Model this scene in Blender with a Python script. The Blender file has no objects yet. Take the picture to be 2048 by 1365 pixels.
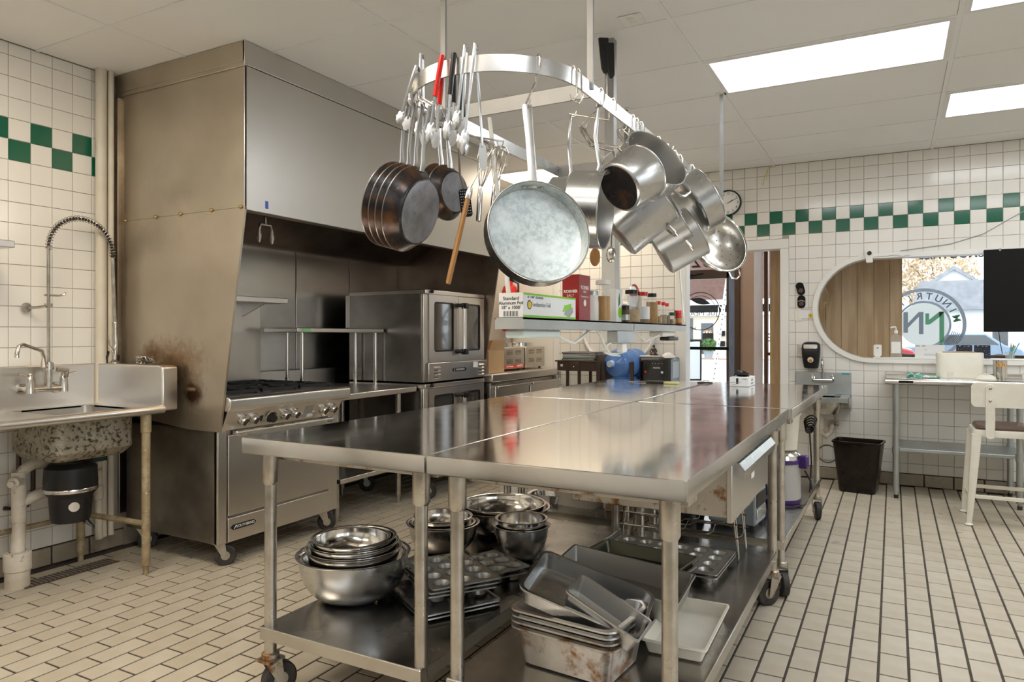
import bpy, bmesh, math, random
from mathutils import Vector, Matrix
random.seed(7)
PI = math.pi
SC = bpy.context.scene
COL = SC.collection

# ------------------------------------------------------------------ camera, world, exposure
F, YAW, CY, H = 1416.0, 0.4942, 669.0, 1.25
SN, CS = math.sin(YAW), math.cos(YAW)
cam_d = bpy.data.cameras.new('camera'); cam = bpy.data.objects.new('camera', cam_d); COL.objects.link(cam)
cam.location = (0, 0, H); cam.rotation_euler = (PI/2, 0, YAW)
cam_d.sensor_width = 36; cam_d.lens = F/2048*36; cam_d.shift_y = -(682.5-CY)/2048; cam_d.clip_start = .05; cam_d.clip_end = 300
SC.camera = cam
w = bpy.data.worlds.new('sky'); SC.world = w; w.use_nodes = True
bg = w.node_tree.nodes['Background']; bg.inputs[0].default_value = (.90, .955, 1.0, 1); bg.inputs[1].default_value = 3.4
SC.view_settings.view_transform = 'Standard'; SC.view_settings.look = 'None'
SC.view_settings.gamma = 1; SC.view_settings.use_curve_mapping = False
SC.view_settings.exposure = 0.16
LIGHT = 8.0          # radiance of the fluorescent diffusers

R_ = Vector((CS, SN, 0)); T_ = Vector((SN, -CS, 0)); U_ = Vector((0, 0, 1))
def at(px, py, d):                      # world point that lies at depth d on a sight line
    return R_*((px-1024)/F*d) - T_*d + Vector((0, 0, H-(py-CY)/F*d))
def onz(px, py, z): return at(px, py, (H-z)*F/(py-CY))
def ony(px, py, Y):
    p = at(px, py, 1.0); q = p-Vector((0, 0, H)); return Vector((0, 0, H))+q*(Y/q.y)
def onx(px, py, X):
    p = at(px, py, 1.0); q = p-Vector((0, 0, H)); return Vector((0, 0, H))+q*(X/q.x)
def cdir(a, b, c): return (R_*a+U_*b+T_*c).normalized()

# ------------------------------------------------------------------ mesh helpers
class MB:
    def __init__(s): s.v = []; s.f = []
    def add(s, vs, fs, M=None):
        o = len(s.v)
        s.v += [tuple(M @ Vector(v)) if M else tuple(v) for v in vs]
        s.f += [tuple(i+o for i in f) for f in fs]; return s
    def box(s, x0, x1, y0, y1, z0, z1, M=None):
        vs = [(x, y, z) for z in (z0, z1) for y in (y0, y1) for x in (x0, x1)]
        return s.add(vs, [(0, 2, 3, 1), (4, 5, 7, 6), (0, 1, 5, 4), (2, 6, 7, 3), (0, 4, 6, 2), (1, 3, 7, 5)], M)
    def tube(s, pts, r, n=10, closed=False, M=None, flat=None):
        pts = [Vector(p) for p in pts]; k = len(pts)
        rs = r if isinstance(r, (list, tuple)) else [r]*k
        def tan(i):
            if closed: return (pts[(i+1) % k]-pts[i-1]).normalized()
            a = pts[max(i-1, 0)]; b = pts[min(i+1, k-1)]; return (b-a).normalized() if (b-a).length > 1e-9 else Vector((0, 0, 1))
        t = tan(0); up = Vector((0, 0, 1)) if abs(t.z) < .9 else Vector((1, 0, 0))
        x = t.cross(up).normalized(); vs = []; fs = []
        for i in range(k):
            t = tan(i); x = (x-t*x.dot(t)); x = x.normalized() if x.length > 1e-6 else t.orthogonal().normalized()
            y = t.cross(x)
            for j in range(n):
                a = 2*PI*j/n; ry = rs[i]*(flat if flat else 1)
                vs.append(pts[i]+x*math.cos(a)*rs[i]+y*math.sin(a)*ry)
        m = k if closed else k-1
        for i in range(m):
            for j in range(n):
                a = i*n+j; b = i*n+(j+1) % n; c = ((i+1) % k)*n+(j+1) % n; d = ((i+1) % k)*n+j
                fs.append((a, b, c, d))
        if not closed:
            fs.append(tuple(range(n-1, -1, -1))); fs.append(tuple((k-1)*n+j for j in range(n)))
        return s.add(vs, fs, M)
    def cyl(s, p0, p1, r, r1=None, n=16, M=None): return s.tube([p0, p1], [r, r if r1 is None else r1], n, M=M)
    def lathe(s, prof, n=32, M=None):
        vs = []; fs = []
        for (r, z) in prof:
            for j in range(n):
                a = 2*PI*j/n; vs.append((max(r, 1e-5)*math.cos(a), max(r, 1e-5)*math.sin(a), z))
        for i in range(len(prof)-1):
            for j in range(n):
                fs.append((i*n+j, i*n+(j+1) % n, (i+1)*n+(j+1) % n, (i+1)*n+j))
        return s.add(vs, fs, M)
    def prism(s, poly, z0, z1, M=None):
        n = len(poly); vs = [(x, y, z0) for x, y in poly]+[(x, y, z1) for x, y in poly]
        fs = [tuple(range(n-1, -1, -1)), tuple(range(n, 2*n))]+[(i, (i+1) % n, n+(i+1) % n, n+i) for i in range(n)]
        return s.add(vs, fs, M)
    def loft(s, rings, M=None, cap=(True, True), closed=False):
        n = len(rings[0]); vs = [v for r in rings for v in r]; fs = []
        k = len(rings)
        for i in range(k if closed else k-1):
            for j in range(n):
                fs.append((i*n+j, i*n+(j+1) % n, ((i+1) % k)*n+(j+1) % n, ((i+1) % k)*n+j))
        if cap[0] and not closed: fs.append(tuple(range(n-1, -1, -1)))
        if cap[1] and not closed: fs.append(tuple((k-1)*n+j for j in range(n)))
        return s.add(vs, fs, M)
    def ball(s, c, rx, ry=None, rz=None, n=16, m=10):
        ry = ry or rx; rz = rz or rx; c = Vector(c)
        rings = []
        for i in range(m+1):
            a = -PI/2+PI*i/m; q = max(math.cos(a), 1e-3)
            rings.append([(c.x+rx*q*math.cos(2*PI*j/n), c.y+ry*q*math.sin(2*PI*j/n), c.z+rz*math.sin(a)) for j in range(n)])
        return s.loft(rings)
    def mesh(s, name, ang=35):
        me = bpy.data.meshes.new(name); me.from_pydata(s.v, [], s.f); me.update()
        me.polygons.foreach_set('use_smooth', [True]*len(me.polygons)); me.set_sharp_from_angle(angle=math.radians(ang))
        return me
    def build(s, name, mat, parent=None, bevel=0, world=False, ang=35, seg=2):
        if world and parent is not None:
            off = Vector((0, 0, 0)); q = parent
            while q: off += q.location; q = q.parent
            s.v = [(x-off.x, y-off.y, z-off.z) for x, y, z in s.v]
        me = s.mesh(name, ang); me.materials.append(mat)
        o = bpy.data.objects.new(name, me); COL.objects.link(o)
        if parent is not None: o.parent = parent
        if bevel:
            b = o.modifiers.new('bevel', 'BEVEL'); b.width = bevel; b.segments = seg; b.limit_method = 'ANGLE'; b.angle_limit = math.radians(40)
            b.harden_normals = False
        return o
def tag(o, label=None, cat=None, group=None, kind=None):
    if label: o['label'] = label
    if cat: o['category'] = cat
    if group: o['group'] = group
    if kind: o['kind'] = kind
    return o
def thing(name, label, cat, loc=(0, 0, 0), rz=0, group=None, M=None):
    o = bpy.data.objects.new(name, None); COL.objects.link(o); o.empty_display_size = .05
    if M is not None: o.matrix_world = M
    else: o.location = loc; o.rotation_euler = (0, 0, rz)
    return tag(o, label, cat, group)
def copy_tree(o, parent=None):
    c = o.copy(); COL.objects.link(c); c.parent = parent
    if parent is not None: c.matrix_parent_inverse = o.matrix_parent_inverse
    for ch in list(o.children): copy_tree(ch, c)
    return c
def inst(name, me, parent, loc, rot=(0, 0, 0)):
    o = bpy.data.objects.new(name, me); COL.objects.link(o); o.parent = parent; o.location = loc; o.rotation_euler = rot; return o
def axes(origin, z, y):                 # frame with given z axis and y as close as possible
    z = Vector(z).normalized(); y = Vector(y); y = (y-z*y.dot(z)).normalized(); x = y.cross(z)
    return Matrix(((x.x, y.x, z.x, origin[0]), (x.y, y.y, z.y, origin[1]), (x.z, y.z, z.z, origin[2]), (0, 0, 0, 1)))
def arc(c, r, a0, a1, n, u, v):
    c = Vector(c); u = Vector(u); v = Vector(v)
    return [c+u*(r*math.cos(a0+(a1-a0)*i/n))+v*(r*math.sin(a0+(a1-a0)*i/n)) for i in range(n+1)]
def rrect(x0, x1, y0, y1, r, n=4):
    P = []
    for cx, cy, a in ((x1-r, y1-r, 0), (x0+r, y1-r, PI/2), (x0+r, y0+r, PI), (x1-r, y0+r, 3*PI/2)):
        for i in range(n+1): P.append((cx+r*math.cos(a+PI/2*i/n), cy+r*math.sin(a+PI/2*i/n)))
    return P
def text(name, s, size, mat, parent, origin, right, up, extrude=.0006, align='CENTER', mirror=False, bold=0):
    cu = bpy.data.curves.new(name, 'FONT'); cu.body = s; cu.size = size; cu.align_x = align; cu.align_y = 'CENTER'; cu.extrude = extrude; cu.resolution_u = 3
    if bold: cu.offset = bold
    o = bpy.data.objects.new(name, cu); COL.objects.link(o)
    dg = bpy.context.evaluated_depsgraph_get(); me = bpy.data.meshes.new_from_object(o.evaluated_get(dg))
    COL.objects.unlink(o); bpy.data.objects.remove(o)
    me.name = name; me.materials.clear(); me.materials.append(mat)
    r = Vector(right).normalized(); u = Vector(up).normalized(); n = r.cross(u)
    if mirror: r = -r
    q = Vector(origin); p = parent; off = Vector((0, 0, 0))
    while p: off += p.location; p = p.parent
    for v in me.vertices:
        c = v.co; v.co = q-off+r*c.x+u*c.y+n*c.z
    ob = bpy.data.objects.new(name, me); COL.objects.link(ob)
    if parent is not None: ob.parent = parent
    return ob

# ------------------------------------------------------------------ materials
def mat(name, col, rough=.5, metal=0, var=None, bump=None, stretch=(1, 1, 1), spots=None, rvar=0, spec=.5, coat=0, emit=0, alpha=None, trans=0, ior=1.45, sub=0):
    m = bpy.data.materials.new(name); m.use_nodes = True; nt = m.node_tree; b = nt.nodes['Principled BSDF']
    c4 = tuple(col)+(1,)
    b.inputs['Base Color'].default_value = c4; b.inputs['Roughness'].default_value = rough; b.inputs['Metallic'].default_value = metal
    b.inputs['Specular IOR Level'].default_value = spec; b.inputs['Coat Weight'].default_value = coat; b.inputs['IOR'].default_value = ior
    b.inputs['Coat Roughness'].default_value = .08
    if trans: b.inputs['Transmission Weight'].default_value = trans
    if alpha is not None: b.inputs['Alpha'].default_value = alpha
    if emit: b.inputs['Emission Color'].default_value = c4; b.inputs['Emission Strength'].default_value = emit
    if not (var or bump or spots or rvar): return m
    tc = nt.nodes.new('ShaderNodeTexCoord'); mp = nt.nodes.new('ShaderNodeMapping'); mp.inputs['Scale'].default_value = stretch
    nt.links.new(tc.outputs['Object'], mp.inputs['Vector'])
    def noise(scale, det=4, src=None, rough_=.55):
        n = nt.nodes.new('ShaderNodeTexNoise'); n.inputs['Scale'].default_value = scale; n.inputs['Detail'].default_value = det; n.inputs['Roughness'].default_value = rough_
        nt.links.new((src or mp).outputs['Vector' if src is None else 'Object'], n.inputs['Vector']); return n
    def ramp(n, lo, hi):
        r = nt.nodes.new('ShaderNodeMapRange'); r.inputs['From Min'].default_value = lo; r.inputs['From Max'].default_value = hi; r.clamp = True
        nt.links.new(n.outputs['Fac'], r.inputs['Value']); return r
    cur = None
    def mix(fac, c2):
        nonlocal cur
        x = nt.nodes.new('ShaderNodeMix'); x.data_type = 'RGBA'
        nt.links.new(fac, x.inputs['Factor'])
        if cur is None: x.inputs['A'].default_value = c4
        else: nt.links.new(cur, x.inputs['A'])
        x.inputs['B'].default_value = tuple(c2)+(1,); cur = x.outputs['Result']
    if var: n = noise(var[0]); mix(ramp(n, var[2] if len(var) > 2 else .35, var[3] if len(var) > 3 else .65).outputs['Result'], var[1])
    for sp in (spots or []):
        n = noise(sp[0], 6, tc, .65); mix(ramp(n, sp[2], sp[3]).outputs['Result'], sp[1])
    if cur: nt.links.new(cur, b.inputs['Base Color'])
    if rvar:
        n = noise(6 if not var else var[0]*1.7, 5); r = nt.nodes.new('ShaderNodeMapRange'); r.inputs['From Min'].default_value = .3; r.inputs['From Max'].default_value = .7
        r.inputs['To Min'].default_value = max(rough-rvar, .02); r.inputs['To Max'].default_value = rough+rvar
        nt.links.new(n.outputs['Fac'], r.inputs['Value']); nt.links.new(r.outputs['Result'], b.inputs['Roughness'])
    if bump:
        n = noise(bump[0], 3); bp = nt.nodes.new('ShaderNodeBump'); bp.inputs['Strength'].default_value = bump[1]; bp.inputs['Distance'].default_value = bump[2] if len(bump) > 2 else .002
        nt.links.new(n.outputs['Fac'], bp.inputs['Height']); nt.links.new(bp.outputs['Normal'], b.inputs['Normal'])
    return m
def stain(m, center, radii, col, amount=1.0, nscale=9, edge=.55):
    """adds a stain with its own ragged shape round a world point to an object-space material"""
    nt = m.node_tree; b = nt.nodes['Principled BSDF']
    tc = nt.nodes.new('ShaderNodeNewGeometry'); mp = nt.nodes.new('ShaderNodeMapping'); mp.vector_type = 'TEXTURE'
    mp.inputs['Location'].default_value = center; mp.inputs['Scale'].default_value = radii
    nt.links.new(tc.outputs['Position'], mp.inputs['Vector'])
    ln = nt.nodes.new('ShaderNodeVectorMath'); ln.operation = 'LENGTH'; nt.links.new(mp.outputs['Vector'], ln.inputs[0])
    n = nt.nodes.new('ShaderNodeTexNoise'); n.inputs['Scale'].default_value = nscale; n.inputs['Detail'].default_value = 7; n.inputs['Roughness'].default_value = .7
    nt.links.new(tc.outputs['Position'], n.inputs['Vector'])
    a = nt.nodes.new('ShaderNodeMath'); a.operation = 'MULTIPLY_ADD'; nt.links.new(n.outputs['Fac'], a.inputs[0]); a.inputs[1].default_value = 1.5; a.inputs[2].default_value = .2
    d = nt.nodes.new('ShaderNodeMath'); d.operation = 'SUBTRACT'; nt.links.new(a.outputs[0], d.inputs[0]); nt.links.new(ln.outputs['Value'], d.inputs[1])
    r = nt.nodes.new('ShaderNodeMapRange'); r.inputs['From Min'].default_value = 0; r.inputs['From Max'].default_value = edge; r.inputs['To Max'].default_value = amount
    nt.links.new(d.outputs[0], r.inputs['Value'])
    x = nt.nodes.new('ShaderNodeMix'); x.data_type = 'RGBA'; nt.links.new(r.outputs['Result'], x.inputs['Factor'])
    inp = b.inputs['Base Color']
    if inp.links: nt.links.new(inp.links[0].from_socket, x.inputs['A'])
    else: x.inputs['A'].default_value = inp.default_value
    x.inputs['B'].default_value = tuple(col)+(1,); nt.links.new(x.outputs['Result'], inp)
    return m
def glass(name, tint=(1, 1, 1), fac=.06, rough=.0):
    m = bpy.data.materials.new(name); m.use_nodes = True; nt = m.node_tree; nt.nodes.clear()
    o = nt.nodes.new('ShaderNodeOutputMaterial'); t = nt.nodes.new('ShaderNodeBsdfTransparent'); g = nt.nodes.new('ShaderNodeBsdfGlossy')
    fr = nt.nodes.new('ShaderNodeFresnel'); fr.inputs['IOR'].default_value = 1.45
    t.inputs['Color'].default_value = tuple(tint)+(1,); g.inputs['Roughness'].default_value = rough
    mx = nt.nodes.new('ShaderNodeMixShader'); nt.links.new(fr.outputs[0], mx.inputs[0]); nt.links.new(t.outputs[0], mx.inputs[1]); nt.links.new(g.outputs[0], mx.inputs[2])
    nt.links.new(mx.outputs[0], o.inputs[0]); return m

K = {}
K['walltile'] = mat('wall_tile', (.84, .82, .775), .16, var=(1.2, (.81, .785, .735)), coat=.2)
K['greentile'] = mat('green_tile', (.004, .12, .065), .12, coat=.3)
K['grout'] = mat('wall_grout', (.45, .40, .33), .9)
K['floortile'] = [mat('floor_tile', c, .34, var=(7, (c[0]*.90, c[1]*.88, c[2]*.85)), spots=[(28, (.30, .24, .18), .68, .82)], rvar=.08) for c in ((.54, .485, .395), (.52, .465, .372), (.56, .505, .415), (.53, .475, .383))]
K['floorgrout'] = mat('floor_grout', (.045, .038, .033), .9, var=(9, (.08, .065, .05)))
K['cove'] = mat('cove_tile', (.40, .345, .27), .35, var=(6, (.33, .28, .21)), spots=[(14, (.12, .09, .06), .6, .8)])
K['ceil'] = mat('ceiling_panel', (.90, .90, .885), .75, var=(2, (.88, .88, .865)), spots=[(22, (.45, .43, .4), .74, .8)])
K['tbar'] = mat('ceiling_grid', (.88, .88, .865), .5)
K['plaster'] = mat('painted_wall', (.85, .82, .76), .6, var=(3, (.83, .80, .73)))
K['white'] = mat('white_paint', (.82, .81, .78), .35)
K['lamp'] = mat('fluorescent_diffuser', (.96, .985, 1.0), .5, emit=LIGHT)
K['lampw'] = mat('warm_fluorescent_diffuser', (1.0, .87, .69), .5, emit=LIGHT*1.5)
ST = (.68, .655, .62)
K['steel'] = mat('stainless_steel', ST, .30, 1, var=(2, (.62, .595, .56)), bump=(70, .012), stretch=(1, 1, .1), rvar=.03)
K['steelh'] = mat('stainless_steel_horizontal_grain', (.75, .72, .685), .30, 1, var=(2, (.69, .66, .62)), bump=(70, .012), stretch=(1, .1, 1), rvar=.03)
K['top'] = mat('steel_table_top', (.78, .765, .74), .10, 1, var=(4, (.73, .71, .68), .3, .8), bump=(3.0, .05, .01), stretch=(1, .6, 1), rvar=.035)
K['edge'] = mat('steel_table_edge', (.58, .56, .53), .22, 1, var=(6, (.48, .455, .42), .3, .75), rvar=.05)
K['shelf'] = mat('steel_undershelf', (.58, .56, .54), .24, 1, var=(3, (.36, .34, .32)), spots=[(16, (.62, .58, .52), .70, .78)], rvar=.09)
K['leg'] = mat('galvanised_leg', (.60, .575, .53), .33, 1, var=(14, (.46, .42, .36)), spots=[(60, (.20, .13, .08), .68, .76)], rvar=.08)
K['polish'] = mat('polished_steel', (.72, .70, .67), .15, 1)
K['alu'] = mat('aluminium', (.60, .605, .61), .28, 1, var=(4, (.54, .545, .55), .2, .8), rvar=.04)
K['aludull'] = mat('dull_aluminium', (.52, .515, .50), .42, 1, var=(5, (.52, .51, .49), .2, .8), spots=[(45, (.25, .22, .18), .66, .85)], rvar=.05)
K['panin'] = mat('scoured_pan_interior', (.56, .61, .615), .5, .6, var=(70, (.40, .45, .46), .40, .62), spots=[(9, (.70, .74, .74), .50, .72)])
K['dark'] = mat('blackened_steel', (.04, .036, .036), .28, .75, var=(9, (.17, .07, .026), .55, .72), spots=[(55, (.45, .40, .33), .66, .72)], rvar=.1)
K['panbase'] = mat('worn_pan_base', (.30, .30, .33), .42, .6, var=(16, (.19, .19, .21)), spots=[(40, (.10, .08, .07), .62, .72)])
K['black'] = mat('black_plastic', (.012, .012, .013), .3)
K['blackm'] = mat('black_matte', (.006, .006, .006), .6, spec=.2)
K['rubber'] = mat('black_rubber', (.02, .018, .018), .55, var=(20, (.05, .045, .04)))
K['iron'] = mat('cast_iron', (.018, .018, .02), .55, .3, bump=(60, .3))
K['red'] = mat('red_plastic', (.62, .02, .015), .25, coat=.3)
K['wood'] = mat('wooden_handle', (.52, .27, .10), .45, var=(6, (.42, .20, .07)), stretch=(12, 12, 1))
K['plank'] = [mat('pine_plank', c, .5, var=(2.2, (c[0]*.78, c[1]*.72, c[2]*.66), .4, .62), stretch=(9, 9, .8), spots=[(3.1, (.20, .10, .04), .73, .80)]) for c in ((.74, .51, .285), (.70, .48, .26), (.78, .55, .32))]
K['rust'] = mat('rusty_steel', (.56, .53, .47), .4, .9, var=(6, (.46, .42, .36)), spots=[(13, (.26, .11, .035), .53, .64), (40, (.10, .05, .02), .64, .72)])
K['pipe'] = mat('old_white_pipe', (.70, .645, .55), .45, var=(9, (.55, .48, .38)), spots=[(22, (.16, .11, .06), .60, .74)])
K['pipewood'] = mat('painted_pipe', (.70, .66, .57), .45, var=(3, (.60, .53, .42)), spots=[(18, (.30, .2, .1), .68, .8)])
K['chrome'] = mat('worn_chrome', (.60, .575, .535), .2, 1, rvar=.06, var=(20, (.42, .38, .33)))
K['sinkleg'] = mat('corroded_leg', (.46, .385, .25), .55, .35, var=(18, (.30, .22, .12)), spots=[(50, (.62, .55, .42), .60, .68), (24, (.09, .06, .03), .62, .76)])
K['basin'] = mat('corroded_basin', (.44, .41, .34), .5, .5, var=(7, (.30, .26, .19)), spots=[(48, (.05, .038, .024), .50, .62), (13, (.50, .46, .38), .60, .74)])
K['oven'] = mat('oven_side_steel', (.48, .465, .445), .24, 1, var=(2, (.24, .225, .21)), rvar=.05)
K['sooty'] = mat('sooty_hood_interior', (.44, .36, .30), .34, .9, var=(3, (.27, .205, .16)), rvar=.04)
K['splash'] = mat('steel_backsplash', (.66, .64, .61), .24, 1, var=(1.6, (.58, .555, .52)), bump=(2.0, .10, .02), rvar=.04)
K['ovenglass'] = mat('oven_glass', (.06, .055, .05), .04, 0, coat=.6, spec=.8)
K['range_side'] = mat('range_side_steel', (.48, .445, .405), .36, 1, var=(2.5, (.25, .225, .2)), rvar=.06)
K['hoodside'] = mat('greasy_hood_steel', (.55, .49, .405), .42, .95, var=(2.2, (.44, .38, .30), .3, .7), rvar=.05)
stain(K['hoodside'], (-3.325, 2.54, .935), (.125, .3, .125), (.16, .075, .025), .9, 15, .8)
stain(K['hoodside'], (-3.32, 2.54, .925), (.085, .3, .075), (.035, .016, .007), .95, 11, .6)
stain(K['hoodside'], (-3.335, 2.54, .955), (.05, .3, .014), (.52, .36, .22), .8, 20, .7)
stain(K['hoodside'], (-3.50, 2.54, 1.10), (.34, .3, .16), (.24, .12, .04), .75, 28, .8)
stain(K['hoodside'], (-3.66, 2.54, 1.13), (.12, .3, .10), (.15, .075, .025), .8, 26, .7)
stain(K['hoodside'], (-3.62, 2.54, 1.92), (.25, .3, .28), (.30, .25, .20), .5, 5, 1.0)
stain(K['hoodside'], (-3.40, 2.54, 2.02), (.22, .3, .09), (.32, .27, .22), .45, 4, .9)
stain(K['hoodside'], (-3.95, 2.54, 1.6), (.07, .3, 1.3), (.20, .15, .10), .75, 5, .8)
K['brass'] = mat('brass', (.50, .36, .16), .35, 1)
K['hoodface'] = mat('hood_face_steel', (.62, .60, .575), .36, 1, var=(1.0, (.57, .55, .52)), rvar=.02)
K['cream'] = mat('cream_enamel', (.80, .775, .69), .35, var=(8, (.74, .70, .60)), coat=.15)
K['leather'] = mat('brown_vinyl', (.10, .055, .038), .35, coat=.1)
K['bin'] = mat('dark_brown_plastic', (.010, .006, .004), .22, var=(12, (.016, .010, .006)), spec=.35)
K['galv'] = mat('galvanised_sheet', (.50, .535, .54), .38, .9, var=(6, (.42, .45, .46)), rvar=.06)
K['paper'] = mat('white_carton', (.78, .79, .80), .5)
K['green'] = mat('lime_print', (.22, .56, .03), .45)
K['salt'] = mat('red_carton', (.42, .02, .02), .4)
K['saltdark'] = mat('dark_red_carton', (.27, .03, .03), .4)
K['ink'] = mat('black_ink', (.03, .03, .035), .5)
K['grey'] = mat('grey_print', (.35, .36, .38), .5)
K['whiteprint'] = mat('white_print', (.85, .85, .83), .5)
K['yellow'] = mat('yellow_print', (.75, .50, .03), .5)
K['oil'] = mat('cooking_oil', (.40, .19, .0), .2)
K['clear'] = mat('cloudy_plastic', (.80, .80, .76), .25, alpha=.14)
K['bottleglass'] = mat('clear_bottle', (.74, .71, .65), .10, alpha=.16, coat=.3)
K['spice'] = [mat('spice', c, .6, var=(60, (c[0]*.6, c[1]*.6, c[2]*.6))) for c in ((.30, .20, .09), (.45, .22, .03), (.13, .08, .045), (.42, .30, .12))]
K['blue'] = mat('blue_water_bottle', (.10, .26, .66), .08, alpha=.80, coat=.6)
K['bluelight'] = mat('blue_bottle_neck', (.55, .68, .85), .15)
K['greyplas'] = mat('grey_shelf_paint', (.38, .40, .395), .4, var=(9, (.34, .36, .355)))
K['postw'] = mat('white_post_paint', (.72, .73, .71), .4, var=(6, (.66, .66, .63)), spots=[(40, (.35, .32, .28), .72, .78)])
K['umber'] = mat('dark_brown_metal', (.085, .06, .045), .35, .4)
K['cardboard'] = mat('cardboard', (.50, .33, .18), .8, var=(5, (.45, .29, .155)))
K['warmer'] = mat('warmer_steel', (.60, .54, .46), .35, .9, rvar=.05, var=(4, (.54, .48, .40)))
K['slot'] = mat('vent_slot', (.03, .025, .02), .7)
K['purple'] = mat('purple_plastic', (.055, .016, .16), .3, coat=.3)
K['greymetal'] = mat('brushed_grey_plastic', (.50, .50, .51), .3, .4)
K['slate'] = mat('grey_blue_appliance', (.33, .38, .42), .35)
K['teal'] = mat('teal_cloth', (.03, .42, .28), .8, var=(40, (.75, .80, .78), .5, .56))
K['film'] = mat('crumpled_clear_film', (.75, .76, .75), .2, alpha=.5)
K['kraft'] = mat('tan_paint', (.42, .27, .18), .55, var=(3, (.38, .24, .155)))
K['bronze'] = mat('bronze_door_frame', (.10, .058, .035), .35, .3)
K['jamb'] = mat('blue_grey_panel', (.26, .29, .36), .35, var=(5, (.20, .225, .29)), stretch=(4, 4, 1))
K['glass'] = glass('window_glass', (.97, .98, .98))
def vinyl(name, col):
    m = bpy.data.materials.new(name); m.use_nodes = True; nt = m.node_tree; nt.nodes.clear()
    o = nt.nodes.new('ShaderNodeOutputMaterial'); d = nt.nodes.new('ShaderNodeBsdfDiffuse'); t = nt.nodes.new('ShaderNodeBsdfTranslucent'); mx = nt.nodes.new('ShaderNodeMixShader')
    d.inputs[0].default_value = tuple(col)+(1,); t.inputs[0].default_value = tuple(col)+(1,); mx.inputs[0].default_value = .55
    nt.links.new(d.outputs[0], mx.inputs[1]); nt.links.new(t.outputs[0], mx.inputs[2]); nt.links.new(mx.outputs[0], o.inputs[0]); return m
K['etch'] = vinyl('frosted_vinyl', (.30, .35, .41))
K['etchgreen'] = vinyl('green_vinyl', (.16, .44, .27))
K['whitevinyl'] = vinyl('white_vinyl', (.86, .90, .90))
K['concrete'] = mat('pavement', (.62, .61, .60), .85, var=(.8, (.54, .53, .52)))
K['asphalt'] = mat('road', (.42, .42, .43), .9, var=(.5, (.36, .36, .37)))
K['brick'] = mat('brick_wall', (.17, .10, .085), .85, var=(5, (.13, .075, .06)))
K['stucco'] = mat('cream_stucco', (.72, .66, .55), .8)
K['darkglass'] = mat('dark_shop_glass', (.05, .06, .07), .08, coat=.5)
K['bluepaint'] = mat('blue_door_paint', (.13, .24, .42), .5)
K['roof'] = mat('grey_shingle', (.36, .37, .40), .85, var=(4, (.28, .29, .32)))
K['siding'] = mat('white_siding', (.85, .86, .87), .6)
K['foliage'] = [mat('autumn_leaves', c, .8) for c in ((.62, .48, .32), (.50, .50, .34), (.66, .55, .44))]
K['bark'] = mat('bark', (.14, .10, .075), .9)
K['pansilver'] = mat('rim_highlight', (.45, .44, .42), .35, 1)  # pale ring colour paints a highlight along the blackened pan rims
K['hedge'] = mat('shrub_leaves', (.08, .17, .05), .8)
K['carpaint'] = mat('blue_car_paint', (.18, .26, .36), .2, coat=.7)
K['carred'] = mat('red_car_paint', (.38, .03, .04), .2, coat=.7)
K['soil'] = mat('dry_leaf_litter', (.40, .25, .17), .9, var=(6, (.28, .17, .11)))
K['straw'] = [mat('straw', c, .35) for c in ((.10, .35, .70), (.75, .12, .12), (.08, .50, .28), (.80, .72, .25), (.55, .75, .85))]

# ================================================================== THE SETTING
XL, YW, ZC = -4.02, 6.68, 2.757
XR, YB, YF = 3.4, -2.6, 10.2            # right wall, wall behind the camera, shop front
def struct(name, mb, m, bevel=0):
    o = mb.build(name, m, bevel=bevel); return tag(o, kind='structure')
def proj(p):
    r = p[0]*CS+p[1]*SN; d = -p[0]*SN+p[1]*CS
    return (None if d < .1 else (1024+F*r/d, CY-F*(p[2]-H)/d, d))
def tile_mesh(name, w, h, t, m, c=.0012):
    """a tile lying in XY with its face up: chamfered, open at the back"""
    a, b = w/2, h/2; mb = MB()
    rings = [[(-a, -b, 0), (a, -b, 0), (a, b, 0), (-a, b, 0)], [(-a, -b, t-c), (a, -b, t-c), (a, b, t-c), (-a, b, t-c)], [(-a+c, -b+c, t), (a-c, -b+c, t), (a-c, b-c, t), (-a+c, b-c, t)]]
    mb.loft(rings, cap=(False, True)); me = mb.mesh(name, 20); me.materials.append(m); return me

# ---- floor: slab of dark grout, quarry tiles in running bond
fl = struct('floor', MB().box(XL-.1, XR+.1, YB, 6.76, -.12, -.0006), K['floorgrout'])
PX, PY, GR = .0998, .2, .0092
tables_hide = [(-1.95, -.43, 1.68, 5.3, .90), (-1.93, -1.2, 1.78, 5.2, .27), (-1.16, -.45, 1.78, 5.2, .27)]
def hidden(p):
    for x0, x1, y0, y1, z in tables_hide:
        t = (H-z)/H; q = (p[0]*t, p[1]*t)
        if x0 < q[0] < x1 and y0 < q[1] < y1: return True
    return False
cand = []
nx0 = int(math.floor((XL+.05)/PX)); nx1 = int(math.ceil(XR/PX))
for i in range(nx0, nx1):
    cx = -.05+PX*i+PX/2
    off = .129 if i % 2 == 0 else .029
    if not XL+.055 < cx < XR-.05: continue
    for j in range(int((YB)/PY), int(6.6/PY)+1):
        cy = off+PY*j+PY/2
        if not YB+.1 < cy < 6.63: continue
        pr = proj((cx, cy, 0)); vis = 0
        if pr and -60 < pr[0] < 2108 and pr[1] < 1410 and not hidden((cx, cy)): vis = 1/pr[2]
        cand.append((vis, cx, cy))
cand.sort(key=lambda c: -c[0])
fm = [tile_mesh('floor_tile', PX-GR, PY-GR, .0026, m) for m in K['floortile']]
for vis, cx, cy in cand[:300]: inst('tile', random.choice(fm), fl, (cx, cy, -.0006))
rest = [MB(), MB()]
a, b = (PX-GR)/2, (PY-GR)/2
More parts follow.
